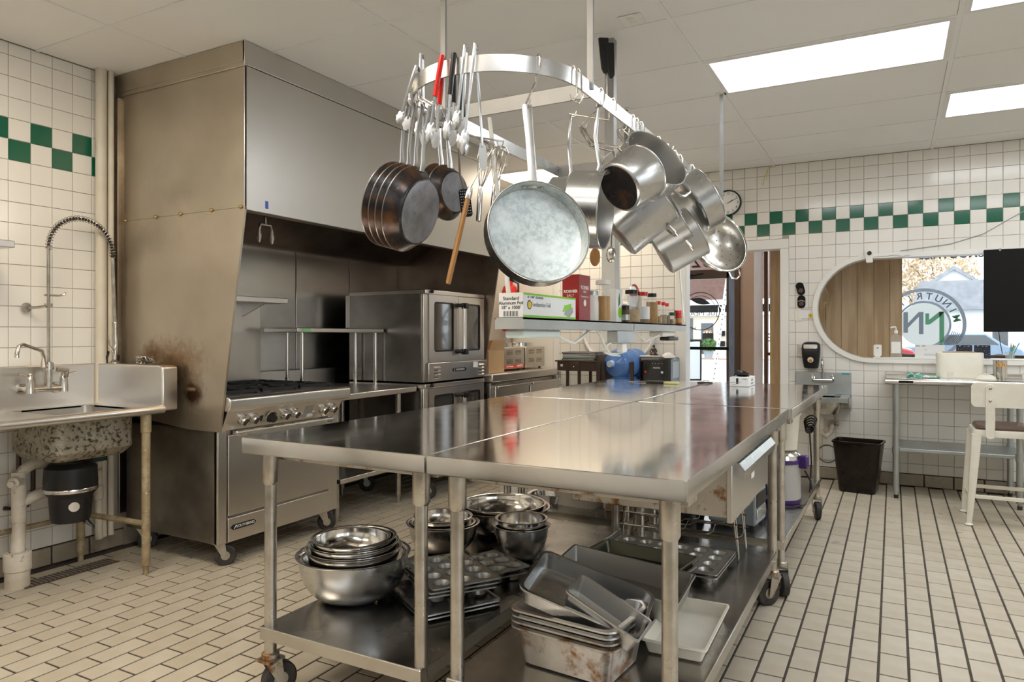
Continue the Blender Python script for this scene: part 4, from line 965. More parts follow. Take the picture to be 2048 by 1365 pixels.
MB().tube([(PXx, ya, .52), (PXx+.045, ya-.05, .515), (PXx+.05, ya-.055, .515)], [.028, .028, .02], 12).tube([(PXx+.05, ya-.055, .515), (PXx+.065, ya-.072, .515)], .016, 6).build('cleanout_plug', K['pipe'], wp, world=True)
q = Vector((PXx+.055, ya-.035, 0)); MB().lathe([(.0, 0), (.054, 0), (.054, .085), (.06, .09), (.06, .17), (.055, .175), (.035, .178)], 24, Matrix.Translation(q)).build('floor_cup', K['pipe'], wp, world=True)
t = thing('drain_pipe', 'short stained drop pipe with a green clamp behind the basin by the hood', 'pipe', (-3.93, 2.40, .1))
MB().tube([(0, 0, .0), (0, 0, .22), (0, 0, .225), (0, 0, .30), (0, 0, .305), (0, 0, .57)], [.02, .02, .024, .024, .018, .018], 12).build('tube', K['pipe'], t); MB().box(-.03, .03, -.05, .03, .44, .47).build('clamp', mat('green_clamp', (.03, .07, .05), .6), t)
for k, y in enumerate((ya+.07, ya+.14)):
    t = thing('supply_pipe', 'thin dark water pipe against the tile, %s behind the white drain stack' % ('nearest' if k == 0 else 'second'), 'pipe', (-4.0, y, .30)); MB().tube([(0, 0, .08), (0, 0, .55)], .011, 10).tube([(0, 0, .10), (.0, -.03, .05), (.0, -.07, .06)], .011, 8).build('tube', K['umber'], t)
t = thing('shutoff_valve', 'small dark tap handle on the tiled wall behind the disposal', 'valve', (-3.985, ya+.28, .38)); MB().tube([(0, 0, 0), (.03, 0, 0)], .012, 10).box(.03, .042, -.035, .035, -.008, .008).build('tap', K['umber'], t)
# floor drain
fd = thing('floor_drain', 'dark rusty slotted floor drain strip under the sink', 'floor drain', (-3.79, 2.16, 0)); MB().box(-.055, .055, -.24, .24, .0022, .006).build('frame', K['umber'], fd, bevel=.002)
mb = MB().box(-.045, .045, -.004, .004, .006, .010); barm = mb.mesh('drain_bar'); barm.materials.append(K['rust'])
for k in range(22): inst('drain_bar', barm, fd, (0, -.225+k*.0215, 0))
# wall shelf at the left edge
ws = thing('wall_shelf', 'steel wall shelf end cut off by the left edge above the sink', 'shelf', (-3.9, 1.5, 1.66))
bx(ws, 'shelf_board', K['steelh'], -4.01, -3.72, .9, 1.865, 1.665, 1.70, bevel=.004); yslab([(-4.01, 1.665), (-3.8, 1.665), (-4.01, 1.5)], 1.7, 1.71).build('bracket', K['steelh'], ws, world=True)

# ================================================================== POT RACK AND WHAT HANGS FROM IT
RXL, RXR, RY_N, RY_F, RZ = -1.575, -.949, 2.25, 4.55, 2.12
rcx, rrad = (RXL+RXR)/2, (RXR-RXL)/2
K['rodgrey'] = mat('grey_strut', (.36, .36, .36), .55, .8, var=(8, (.29, .29, .29), .2, .8))
rk = thing('pot_rack', 'oval aluminium pot rack hanging from the ceiling above the steel tables', 'pot rack', (rcx, 3.4, ZC))
path = [Vector((rcx-rrad*math.cos(PI*i/28), RY_N-rrad*math.sin(PI*i/28), RZ)) for i in range(29)]
path += [Vector((RXR, RY_N+(RY_F-RY_N)*i/8, RZ)) for i in range(1, 9)]
path += [Vector((rcx+rrad*math.cos(PI*i/28), RY_F+rrad*math.sin(PI*i/28), RZ)) for i in range(1, 29)]
path += [Vector((RXL, RY_F-(RY_F-RY_N)*i/8, RZ)) for i in range(1, 8)]
def band(pts, hh, th):
    k = len(pts); rings = []
    for i in range(k):
        t = (pts[(i+1) % k]-pts[i-1]).normalized(); n = Vector((t.y, -t.x, 0))
        rings.append([pts[i]+n*a+U_*b for a, b in ((th/2, -hh), (th/2, hh), (-th/2, hh), (-th/2, -hh))])
    return MB().loft(rings, closed=True)
band(path, .027, .007).build('rack_band', K['alu'], rk, world=True)
for y in (2.35, 3.45, 4.53): MB().box(RXL, RXR, y-.004, y+.004, RZ-.027, RZ+.027).build('cross_bar', K['rodgrey'], rk, world=True)
for x in (RXL, RXR):
    for y in (2.35, 4.53):
        MB().box(x-.011, x+.011, y-.006, y+.006, RZ, ZC).build('hanger_rod', K['rodgrey'], rk, world=True)
        MB().box(x-.03, x+.03, y-.03, y+.03, ZC-.004, ZC-.0005).build('ceiling_plate', K['white'], rk, world=True)
def on_rack(p):
    best = None
    for i in range(len(path)):
        a, b = path[i], path[(i+1) % len(path)]; ab = b-a; t = max(0, min(1, ((p-a).xy.dot(ab.xy))/max(ab.xy.length_squared, 1e-9)))
        q = a+ab*t; d = (q.xy-p.xy).length
        if best is None or d < best[0]: best = (d, q, ab.normalized())
    return best[1], best[2]
def hook(p):
    """pot hook from the band to the hanging hole p"""
    q, t = on_rack(p); n = Vector((t.y, -t.x, 0))
    if n.dot(p-q) < 0: n = -n
    p = Vector(p)
    pts = [q-n*.012+U_*-.012, q-n*.013+U_*.02, q-n*.006+U_*.036, q+n*.006+U_*.036, q+n*.013+U_*.02, q+n*.014-U_*.03, q+n*.016-U_*.045]
    e = p+U_*.012
    pts += [(pts[-1]+e)/2+n*.004, e+n*.008, p-n*.002-U_*.006, p-n*.018+U_*.0, p-n*.024+U_*.018]
    MB().tube(pts, .0034, 7).build('hook', K['polish'], rk, world=True)
for px, py in ((1125, 150), (1160, 200)):
    q = at(px, py, 2.42); hook(on_rack(q)[0]+Vector((.01, -.005, -.075)))

def pan(name, label, cat, rim, d, n, hdir, rr, rb, dep, mo, mi, mbase, handle='flat', L=.22, hw=.013, mh=None, lift=.02, rivets=True, group=None, do_hook=True, loops=False):
    n = Vector(n).normalized(); rimc = at(rim[0], rim[1], d); org = rimc-n*dep
    M = axes(org, n, hdir); t = thing(name, label, cat, M=M, group=group)
    th = .003
    MB().lathe([(0, 0), (rb-.008, 0), (rb, .003), (rb+.006, .010), (rr, dep-.002), (rr+.003, dep), (rr+.002, dep+.003), (rr-.002, dep+.002)], 48).build('body', mo, t)
    MB().lathe([(rr-.002, dep+.002), (rr-.004, dep-.004), (rb+.002, .014), (rb-.012, .006), (0, .005)], 48).build('interior', mi, t)
    MB().lathe([(0, -.001), (rb*.93, -.001), (rb*.95, .0005)], 40).build('base_disc', mbase, t)
    MB().tube([((rr+.001)*math.cos(2*PI*i/48), (rr+.001)*math.sin(2*PI*i/48), dep+.001) for i in range(48)], .0022, 6, closed=True).build('rim', K['pansilver'] if mo is K['dark'] else K['alu'], t)
    mh = mh or K['alu']; end = None
    if handle == 'flat':
        h = MB().tube([(0, rr-.012, dep*.62), (0, rr+.012, dep*.66), (0, rr+.05, dep*.75+lift*.4), (0, rr+L*.6, dep*.8+lift), (0, rr+L, dep*.8+lift)], [hw*1.3, hw*1.15, hw, hw*.95, hw*1.2], 10, flat=.28)
        h.build('handle', mh, t); end = Vector((0, rr+L-.008, dep*.8+lift))
    elif handle == 'wire':
        h = MB()
        for s in (-1, 1): h.tube([(s*.022, rr-.004, dep*.70), (s*.016, rr+.02, dep*.72), (s*.011, rr+L*.5, dep*.74+lift), (s*.009, rr+L-.02, dep*.74+lift), (0, rr+L, dep*.74+lift)], .0048, 8)
        h.build('handle', mh, t); end = Vector((0, rr+L-.008, dep*.74+lift))
    if rivets and handle:
        ri = rb+(rr-rb)*.6-.005
        for x in (-.03, 0, .03): MB().ball((x, math.sqrt(ri*ri-x*x), dep*.62), .0075, .004, .0075, 10, 6).build('rivet', mh, t)
    if loops:
        for s in (1, -1):
            zz = dep*.78; h = MB().tube([(-.05, s*(rr-.004), zz), (-.046, s*(rr+.032), zz+.004), (-.03, s*(rr+.048), zz+.006), (.03, s*(rr+.048), zz+.006), (.046, s*(rr+.032), zz+.004), (.05, s*(rr-.004), zz)], .006, 8)
            h.build('loop_handle', mh, t)
        end = Vector((0, rr+.044, dep*.78+.006))
    if do_hook and end is not None: hook(M @ end)
    return t, M, end
# big saute pan facing the camera
pan('saute_pan', 'large aluminium saute pan with a scoured pale inside, facing the camera', 'pan', (1079, 462), 2.25, cdir(.30, .24, .92), U_, .170, .163, .066, K['dark'], K['panin'], K['dark'], L=.285, hw=.0155, mh=K['aludull'], lift=.0)
# nested black frying pans at the left
nb = -cdir(.88, -.28, .42)
for k in range(4):
    off = k*.0295
    n = nb; c = at(842, 425, 2.52); base = c+n*(off); rimc = base+n*.052
    pr = proj(rimc); lab = ('blackened frying pan nearest the saute pan, its round worn base showing', 'blackened frying pan second from the front of the row of four', 'blackened frying pan third from the front of the row of four', 'rust spotted frying pan at the far left of the row of four')[k]
    pan('frying_pan', lab, 'pan', (pr[0], pr[1]), pr[2], n, U_+R_*(-.10-.02*k), .152, .118, .052, K['dark'], K['dark'], K['panbase'], handle='flat', L=.215, hw=.0115, lift=.012, mh=K['alu'], group='row of blackened frying pans', rivets=False)
for k, (px, py, d, lab) in enumerate(((893, 386, 2.78, 'small rusty frying pan with a dark ringed base behind the tongs'), (876, 382, 2.84, 'small rusty frying pan half hidden behind its twin'))):
    pan('frying_pan', lab, 'pan', (px, py), d, -cdir(.80, -.05, .60), U_+R_*-.02, .106, .080, .045, K['dark'], K['dark'], K['panbase'], handle='flat', L=.20, hw=.013, lift=.01, mh=K['alu'], rivets=False)
# saucepans and pots at the right
pan('saucepan', 'deep aluminium saucepan on its side with a greenish inside facing right', 'saucepan', (1211, 421), 2.62, cdir(.93, -.10, .33), U_+R_*-.10, .143, .138, .13, K['alu'], K['aludull'], K['aludull'], handle='wire', L=.245, lift=-.03)
pan('saucepan', 'aluminium saucepan mostly hidden behind the saute pan and the green inside one', 'saucepan', (1150, 425), 2.80, cdir(.95, -.08, .25), U_+R_*-.02, .135, .13, .10, K['alu'], K['aludull'], K['aludull'], handle='wire', L=.25, lift=-.02)
pan('saucepan', 'tapered aluminium saucepan with a black burnt base towards the camera', 'saucepan', (1283, 347), 2.70, cdir(.70, .50, -.46), U_*.8-R_*.55, .111, .092, .135, K['alu'], K['alu'], K['dark'], handle='wire', L=.16, lift=-.08, mh=K['chrome'])
pan('stock_pot', 'wide aluminium pot with two loop handles, its open mouth facing the camera', 'pot', (1314, 316), 2.92, cdir(.47, .52, .70), U_*.75-R_*.62, .146, .138, .12, K['alu'], K['aludull'], K['aludull'], handle=None, loops=True, mh=K['alu'])
pan('saucepan', 'tall aluminium saucepan pointing down left, below the burnt based one', 'saucepan', (1318, 395), 3.05, cdir(.74, .62, .1), U_*.7-R_*.6, .125, .118, .24, K['alu'], K['aludull'], K['aludull'], handle=None, loops=True, mh=K['chrome'])
pan('saucepan', 'stained aluminium saucepan with its mouth tipped right, under the wide pot', 'saucepan', (1362, 428), 3.25, cdir(.80, .46, .30), U_*.7-R_*.5, .118, .112, .17, K['aludull'], K['aludull'], K['aludull'], handle=None, loops=True, mh=K['chrome'])
pan('saucepan', 'lowest aluminium saucepan of the bunch, its base pointing down left', 'saucepan', (1392, 462), 3.42, cdir(.84, .48, .12), U_*.7-R_*.45, .125, .118, .20, K['aludull'], K['aludull'], K['aludull'], handle='wire', L=.24, lift=-.05)
pan('stock_pot', 'shallow aluminium pot seen edge on in front of the clock', 'pot', (1417, 392), 3.5, cdir(.86, .50, .05), U_*.8-R_*.4, .150, .145, .10, K['alu'], K['aludull'], K['alu'], handle='wire', L=.15, lift=-.03)
pan('stock_pot', 'aluminium pot seen edge on, second from the colander', 'pot', (1402, 420), 3.62, cdir(.86, .50, .08), U_*.8-R_*.4, .140, .135, .13, K['aludull'], K['aludull'], K['alu'], handle='wire', L=.2, lift=-.03)
for (px, py, d, v) in ((1318, 432, 2.95, (1, -.15)), (1322, 470, 3.1, (1, .45)), (1410, 470, 3.3, (.8, .1))):
    pass
# colander
n = cdir(.36, .30, .88); c = at(1441, 484, 3.72); M = axes(c-n*.115, n, U_*.8-R_*.3)
co = thing('colander', 'round steel colander with loop handles, lowest at the right end of the rack', 'colander', M=M)
K['colander'] = mat('satin_steel', (.66, .64, .60), .27, 1)
prof = [(0, 0)]+[(.160*math.sin(PI/2*i/10), .115*(1-math.cos(PI/2*i/10))) for i in range(1, 11)]+[(.168, .117)]
MB().lathe(prof, 40).build('bowl', K['colander'], co); MB().tube([(.166*math.cos(2*PI*i/40), .166*math.sin(2*PI*i/40), .117) for i in range(40)], .004, 6, closed=True).build('rim', K['polish'], co)
hm = MB()
for ring_ in range(3, 9, 2):
    a0 = PI/2*(ring_+.5)/10
    for k in range(10+ring_*2):
        a = 2*PI*k/(10+ring_*2); r = .160*math.sin(a0); z = .115*(1-math.cos(a0)); nn = Vector((-math.cos(a)*math.sin(a0), -math.sin(a)*math.sin(a0), math.cos(a0))).normalized()
        hm.lathe([(0, 0.0008), (.0026, .0008)], 6, axes(Vector((r*math.cos(a), r*math.sin(a), z))+nn*.001, nn, (0, 0, 1) if abs(nn.z) < .9 else (1, 0, 0)))
tag(hm.build('drain_holes', K['slot'], co), kind='stuff')
for s in (1, -1): MB().tube([(-.035, s*.165, .108), (-.03, s*.20, .10), (0, s*.212, .097), (.03, s*.20, .10), (.035, s*.165, .108)], .0045, 8).build('loop_handle', K['polish'], co)
MB().lathe([(.055, -.018), (.058, -.018), (.062, .008)], 28).build('foot_ring', K['polish'], co)
hook(M @ Vector((0, .208, .098)))

# tongs
def band_depth(px):
    c = [proj(p) for p in path[:24]]; c = sorted(c, key=lambda v: abs(v[0]-px))[:1]; return c[0][2]
def tongs(label, top, tip, d, grip=None, tip2=None, wd=.0085):
    d = band_depth(top[0])-.022 if d < 2.47 else d
    a, b = at(*top, d), at(*tip, d+.01); t = thing('tongs', label, 'tongs', a, group='kitchen tongs over the rack')
    b2 = at(*tip2, d+.07) if tip2 else b-T_*.075+R_*.012
    a2 = a-T_*.046
    for k, (p, q) in enumerate(((a, b), (a2, b2))):
        v = q-p; s_ = T_ if k == 0 else -T_
        MB().tube([p-Vector(a), p+v*.12+s_*.004-Vector(a), p+v*.5+s_*.009-Vector(a), p+v*.80+s_*.003-Vector(a)], [wd, wd, wd*.9, wd*.8], 8, flat=.45).build('arm', K['alu'], t)
        e = MB(); m_ = p+v*.88-Vector(a); ax = axes(m_, s_, v)
        rim = []
        for i in range(24):
            th = 2*PI*i/24; sc = 1+.12*math.cos(9*th); rim.append((.0145*math.cos(th)*sc, v.length*.125*math.sin(th)*(1+.03*math.cos(9*th))))
        e.loft([[(x*.5, y*.6, .007) for x, y in rim], [(x, y, .001) for x, y in rim], [(x, y, -.001) for x, y in rim]], M=ax); e.build('scalloped_tip', K['alu'], t)
        if grip:
            MB().tube([p-v*.0-Vector(a), p+v*.10+s_*.004-Vector(a), p+v*.30+s_*.008-Vector(a), p+v*.48+s_*.0095-Vector(a)], [wd*1.3, wd*1.35, wd*1.3, wd*1.2], 10, flat=.6).build('grip', grip, t)
    MB().tube([T_*.003, U_*.008-T_*.02, -T_*.049], wd*.95, 8, flat=.5).build('hinge', grip or K['alu'], t)
tongs('plain steel tongs at the far left of the rack over the frying pans', (833, 133), (797, 248), 2.46)
tongs('plain steel tongs left of the red handled pair', (842, 108), (836, 282), 2.40)
tongs('tongs with bright red plastic grips', (884, 112), (857, 285), 2.36, K['red'])
tongs('tongs with black plastic grips', (908, 108), (893, 281), 2.34, K['black'])
tongs('plain steel tongs just right of the black gripped pair', (930, 92), (912, 260), 2.32)
tongs('longest plain steel tongs, right of all the others', (950, 88), (926, 310), 2.29, tip2=(968, 342))
tongs('steel tongs with dark grips half hidden behind the front row', (922, 150), (921, 300), 2.48, K['black'])
# whisks
def whisk(label, top, neck, bot, d, wr):
    a, m, b = at(*top, d), at(*neck, d), at(*bot, d); t = thing('whisk', label, 'whisk', a, group='wire whisks')
    o = Vector(a); ax = (a-m); Lw = ax.length; z = ax.normalized(); u = z.orthogonal().normalized(); v = z.cross(u); wm = MB()
    for k in range(6):
        th = PI*k/6; q = u*math.cos(th)+v*math.sin(th)
        wm.tube([m-o+z*(Lw*s)+q*(wr*f) for s, f in ((0, .10), (.3, .55), (.6, .95), (.82, .95), (.95, .6), (1.0, 0), (.95, -.6), (.82, -.95), (.6, -.95), (.3, -.55), (0, -.10))], .0013, 5)
    tag(wm.build('wires', K['chrome'], t), kind='stuff')
    MB().tube([m-o+z*.012, m-o, (m+b)/2-o, b-o, b-o-z*.004], [.006, .0095, .0105, .0105, .006], 12).build('handle', K['polish'], t)
    hook(a+Vector((0, 0, .004)))
whisk('wire whisk hanging by its loop, steel handle down, left one', (975, 293), (961, 378), (957, 442), 2.72, .032)
whisk('wire whisk hanging at the back, right of the other whisk', (1004, 292), (990, 372), (984, 430), 2.85, .036)
# skimmer with the wooden handle, slotted turner
a, b = at(938, 386, 2.62), at(896, 568, 2.58)
t = thing('wooden_handled_skimmer', 'skimmer hanging with its long wooden handle pointing down', 'skimmer', b)
v = (a-b); MB().tube([Vector((0, 0, 0)), v*.02, v*.5, v*.98], [.010, .012, .0125, .011], 8, flat=.7).build('handle', K['wood'], t)
MB().tube([v*.93, v*1.0, v*1.06], [.0125, .013, .009], 12).build('ferrule', K['polish'], t); top_ = at(960, 340, 2.62)-b; MB().tube([v*1.05, top_, at(985, 296, 2.64)-b], .003, 6).build('wire_stem', K['chrome'], t); hook(at(985, 296, 2.64))
t = thing('slotted_turner', 'black slotted turner hanging among the tongs', 'turner', at(930, 430, 2.68))
o = at(930, 430, 2.68); MB().tube([at(916, 270, 2.7)-o, at(920, 350, 2.7)-o, at(928, 380, 2.69)-o], .006, 8, flat=.5).build('stem', K['umber'], t)
M2 = axes(at(931, 405, 2.68)-o, cdir(.3, 0, .95), at(926, 380, 2.68)-at(934, 436, 2.68)); P = rrect(-.022, .022, -.055, .05, .012)
MB().prism(P, -.001, .001, M2).build('blade', K['blackm'], t); sl = MB()
for i in range(5):
    for j in range(9): sl.lathe([(0, .0016), (.0018, .0016)], 6, M2 @ Matrix.Translation((-.015+.0075*i, -.042+.0105*j, 0)))
tag(sl.build('perforations', K['alu'], t), kind='stuff'); hook(at(916, 270, 2.7))
for k, (px, py, d, lab, m) in enumerate(((1190, 510, 3.05, 'pale wooden spoon hanging behind the green inside saucepan', K['wood']), (1222, 505, 3.35, 'steel ladle hanging beside the white post', K['polish']))):
    t = thing('serving_spoon', lab, 'spoon', at(px, py, d)); e = at(px+6, 330, d)-at(px, py, d)
    MB().tube([Vector((0, 0, .0)), e*.5, e], [.006, .005, .006], 8, flat=.6).build('handle', m, t); MB().ball((0, 0, -.01), .024, .012, .04).build('bowl', m, t)
    hook(at(px, py, d)+e)

# ================================================================== OVERHEAD SHELF, POST AND THINGS ON IT
oh = thing('overhead_shelf', 'long grey shelf hung above the middle of the tables from a ceiling post', 'shelf', (-1.26, 3.2, 1.27))
PXc, PYc = -1.274, 3.43
SZ1 = 1.308
for y0, y1 in ((2.165, 3.335), (3.345, 4.33)):
    mb = MB().box(-1.235, -1.12, y0, y1, SZ1-.006, SZ1).box(-1.124, -1.12, y0, y1, SZ1-.04, SZ1).box(-1.235, -1.231, y0, y1, SZ1-.04, SZ1).box(-1.231, -1.124, y0, y0+.004, SZ1-.04, SZ1-.006)
    mb.build('shelf_board', K['greyplas'], oh, world=True)
bx(oh, 'post', K['postw'], PXc-.036, PXc+.036, PYc-.036, PYc+.036, SZ1-.10, 1.96)
bx(oh, 'upper_post', K['rodgrey'], PXc-.024, PXc+.024, PYc-.024, PYc+.024, 1.96, ZC-.001)
for k, (a, b) in enumerate(((at(979, 236, 2.98), at(1023, 640, 2.50)), (at(1354, 470, 4.25), at(1368, 645, 4.20)))):
    MB().tube([a, b], .009, 8, flat=.5).build('hanger_strap', K['postw'], oh, world=True)
# electrical fittings under the shelf
eb = bx(oh, 'junction_box', K['galv'], -1.17, -1.115, 3.10, 3.34, SZ1-.10, SZ1-.042, bevel=.004)
bx(oh, 'power_strip', mat('pale_green_plastic', (.62, .70, .66), .35), -1.215, -1.14, 2.20, 2.52, SZ1-.072, SZ1-.042, bevel=.008)
bx(oh, 'power_strip', K['cream'], -1.22, -1.14, 3.90, 4.15, SZ1-.072, SZ1-.042, bevel=.006); bx(oh, 'adapter', K['black'], -1.19, -1.13, 4.0, 4.2, SZ1-.095, SZ1-.072, bevel=.008)
def cable(name, pts, r, m, par=None): return MB().tube(pts, r, 8).build(name, m, par, world=True)
cw = mat('white_conduit', (.74, .75, .70), .4)
X1 = -1.15
def cp_(l): return [onx(px, py, X1) for px, py in l]
cable('conduit', cp_([(1092, 655), (1110, 668), (1135, 683), (1148, 687), (1160, 679), (1186, 655)]), .006, cw, oh)
cable('conduit', cp_([(1192, 655), (1202, 676), (1209, 692), (1214, 700)]), .006, cw, oh)
cable('conduit', cp_([(1262, 655), (1278, 672), (1290, 683), (1300, 679), (1318, 670)]), .006, cw, oh)
bx(oh, 'plug', K['white'], -1.155, -1.125, 3.19, 3.25, SZ1-.145, SZ1-.10, bevel=.004)
lp = [(1214, 700), (1222, 708), (1236, 708), (1250, 704), (1256, 695), (1251, 686), (1240, 682), (1226, 684), (1215, 690), (1209, 700), (1212, 707), (1224, 711), (1240, 712)]
cable('coiled_cord', cp_(lp), .0042, cw, oh); cable('coiled_cord', cp_([(1255, 655), (1251, 672), (1247, 692), (1243, 705)]), .0045, cw, oh)

def carton(name, label, cat, x0, x1, y0, y1, z0, h, m, par=None):
    t = thing(name, label, cat, ((x0+x1)/2, (y0+y1)/2, z0)); bx(t, 'carton', m, x0, x1, y0, y1, z0, z0+h, bevel=.0015); return t
EX = (0, 1, 0); UZ = (0, 0, 1)
# foil box
t = carton('foil_box', 'long white and lime green foodservice foil box on the overhead shelf', 'box', -1.225, -1.128, 2.175, 2.635, SZ1+.001, .086, K['paper'])
xf = -1.1278; z0 = SZ1+.001
bx(t, 'lime_band', K['green'], xf, xf+.0006, 2.176, 2.634, z0+.079, z0+.0855, bevel=0); bx(t, 'lime_band', K['green'], xf, xf+.0006, 2.176, 2.634, z0+.001, z0+.0085, bevel=0)
bx(t, 'lime_band', K['green'], -1.2245, -1.1285, 2.176, 2.634, z0+.086, z0+.0864, bevel=0)
text('lettering', 'Foodservice Foil', .024, K['grey'], t, (xf+.0008, 2.315, z0+.047), EX, UZ); text('lettering', '18\" x 1000\'   STANDARD', .012, K['grey'], t, (xf+.0008, 2.27, z0+.072), EX, UZ)
MB().lathe([(0, .0008), (.014, .0008)], 24, axes((xf, 2.222, z0+.045), (1, 0, 0), UZ)).build('crest', K['yellow'], t, world=True); MB().lathe([(.013, .001), (.0165, .001)], 24, axes((xf, 2.222, z0+.045), (1, 0, 0), UZ)).build('crest_ring', K['ink'], t, world=True)
MB().prism([(0, 0), (.085, .018), (.085, .036), (.02, .028)], 0, .0008, axes((xf, 2.505, z0+.026), (1, 0, 0), UZ)).build('printed_picture', K['green'], t, world=True); MB().prism([(0, 0), (.05, -.012), (.09, .012), (.08, .03), (.02, .028)], 0, .0006, axes((xf, 2.52, z0+.018), (1, 0, 0), UZ)).build('printed_picture', K['grey'], t, world=True)
yf = 2.1748
for k, (s_, z, sz) in enumerate((('Standard', .066, .018), ('Aluminum Foil', .05, .0165), ('18\" x 1000\'', .034, .017))): text('lettering', s_, sz, K['ink'], t, (-1.176, yf-.0004, z0+z), (1, 0, 0), UZ)
bc = MB()
for k in range(14): bc.box(-1.205+k*.0042, -1.205+k*.0042+(.0012 if k % 3 else .0026), yf-.0006, yf, z0+.004, z0+.022)
tag(bc.build('barcode', K['ink'], t, world=True), kind='stuff')
# salt cartons
t = carton('salt_box', 'red kosher salt carton standing behind the foil box', 'box', -1.212, -1.137, 2.69, 2.81, SZ1+.001, .188, K['salt'])
bx(t, 'side_print', K['saltdark'], -1.137, -1.1362, 2.69, 2.81, z0, z0+.188, bevel=0)
text('lettering', 'KOSHER', .0165, K['whiteprint'], t, (-1.1745, 2.6894, z0+.118), (1, 0, 0), UZ, bold=.0006); text('lettering', 'SALT', .015, K['whiteprint'], t, (-1.1745, 2.6894, z0+.101), (1, 0, 0), UZ); text('lettering', 'KOSHER', .022, K['whiteprint'], t, (-1.1358, 2.75, z0+.135), EX, UZ); text('lettering', 'SALT', .014, K['whiteprint'], t, (-1.1358, 2.75, z0+.118), EX, UZ); text('lettering', 'The Foodservice Line', .009, K['whiteprint'], t, (-1.1358, 2.75, z0+.098), EX, UZ)
MB().lathe([(0, .001), (.014, .001)], 20, axes((-1.1362, 2.75, z0+.072), (1, 0, 0), UZ)).build('printed_oval', K['cream'], t, world=True)
def bottle(name, label, cat, px, X, h, r, m, cap, capm, fill=None, fm=None, neck=.45, ch=.02, y=None, group=None, lab=None):
    y = y if y is not None else onx(px, 640, X).y
    t = thing(name, label, cat, (X, y, SZ1+.001), group=group); hb = h-ch
    MB().lathe([(0, 0), (r*.9, 0), (r, .006), (r, hb*.72), (r*.93, hb*.82), (r*neck, hb*.96), (r*neck, hb)], 24).build('bottle', m, t)
    MB().lathe([(r*cap, hb), (r*cap, h-.002), (r*cap*.93, h), (0, h)], 20).build('cap', capm, t)
    if fill: MB().lathe([(0, .003), (r*.94, .004), (r*.94, hb*fill), (0, hb*fill)], 20).build('contents', fm, t)
    if lab: MB().lathe([(r*1.01, hb*.15), (r*1.01, hb*.6)], 24).build('label_wrap', lab, t)
    return t
bottle('paper_tub', 'slim white tub next to the salt carton', 'tub', 1184, -1.19, .135, .030, K['white'], .95, K['galv'], neck=.95)
t = bottle('squeeze_bottle', 'clear squeeze bottle two thirds full of yellow cooking oil', 'bottle', 1206, -1.155, .185, .034, K['clear'], .98, K['white'], .68, K['oil'], neck=.9)
MB().lathe([(.010, .185), (.006, .20), (.003, .222), (0, .222)], 12).build('nozzle', K['clear'], t)
t = carton('snack_carton', 'white carton with green leaf print beside the post', 'box', -1.20, -1.15, 3.17, 3.26, SZ1+.001, .155, K['paper']); MB().lathe([(0, .001), (.026, .001)], 20, axes((-1.15, 3.22, z0+.045), (1, 0, 0), UZ)).build('printed_leaf', K['green'], t, world=True); MB().prism([(-.012, 0), (.014, .02), (.006, .07), (-.01, .04)], 0, .001, axes((-1.15, 3.21, z0+.07), (1, 0, 0), UZ)).build('printed_leaf', K['hedge'], t, world=True)
bottle('spice_jar', 'small dark green labelled jar with a black lid beside the post', 'jar', 1250, -1.14, .08, .022, K['spice'][2], .95, K['black'], neck=.9, lab=K['galv'])
bottle('plastic_jug', 'big clear jug with a wide black lid on the overhead shelf', 'jar', 1263, -1.18, .168, .045, K['bottleglass'], .72, K['black'], .45, K['spice'][3], neck=.7)
bottle('sauce_bottle', 'tall clear bottle with a red cap next to the big jug', 'bottle', 1287, -1.20, .172, .033, K['bottleglass'], .75, K['red'], .55, K['spice'][0], neck=.7, lab=K['paper'])
bottle('sauce_bottle', 'bottle of orange contents with a black cap', 'bottle', 1304, -1.20, .172, .034, K['bottleglass'], .75, K['black'], .8, K['spice'][1], neck=.7)
bottle('sauce_bottle', 'slim red capped bottle, nearest the orange one', 'bottle', 1317, -1.19, .132, .022, K['bottleglass'], .6, K['red'], .4, K['spice'][3], neck=.5)
bottle('sauce_bottle', 'slim red capped bottle, second from the orange one', 'bottle', 1327, -1.20, .132, .020, K['bottleglass'], .6, K['red'], .5, K['spice'][0], neck=.5)
bottle('sauce_bottle', 'slim red capped bottle, third from the orange one', 'bottle', 1334, -1.21, .130, .019, K['bottleglass'], .6, K['red'], .5, K['spice'][2], neck=.5)
bottle('spice_jar', 'small spice jar with a dark green lid', 'jar', 1344, -1.19, .075, .022, K['bottleglass'], .95, mat('green_lid', (.01, .07, .04), .4), .6, K['spice'][3], neck=.9)
bottle('spice_jar', 'red spice jar with a red lid at the far end of the shelf', 'jar', 1356, -1.17, .088, .024, K['salt'], .98, K['red'], neck=.9, lab=K['spice'][3])
t = thing('round_tray', 'round steel tray leaning behind the bottles beside the post', 'tray', (-1.231, 3.66, SZ1+.001)); MB().lathe([(0, 0), (.10, 0), (.11, .008), (.112, .006)], 36, Matrix.Translation((0, 0, .1)) @ Matrix.Rotation(PI/2, 4, 'Y')).build('disc', K['polish'], t)
# cleaver-like black handled tool on the upper post
t = thing('hanging_can_opener', 'black handled steel tool hung high on the ceiling post', 'tool', (PXc+.035, PYc-.03, 2.5))
for k, (px, py, l, w_) in enumerate(((1207, 84, .165, .026), (1219, 94, .155, .024))):
    a, b = at(px, py, 3.50), at(px+3, py+58, 3.50); o = Vector(t.location); MB().prism([(-w_, .02), (w_, .02), (w_*.75, -.14), (w_*.3, -.155), (-w_*.3, -.155), (-w_*.7, -.13)], -.008, .008, axes(a-o, cdir(.2, 0, 1), U_+R_*-.06)).build('handle', K['black'], t, bevel=.004)
MB().tube([at(1212, 140, 3.52)-o, at(1212, 215, 3.53)-o], .006, 6).build('shaft', K['chrome'], t)

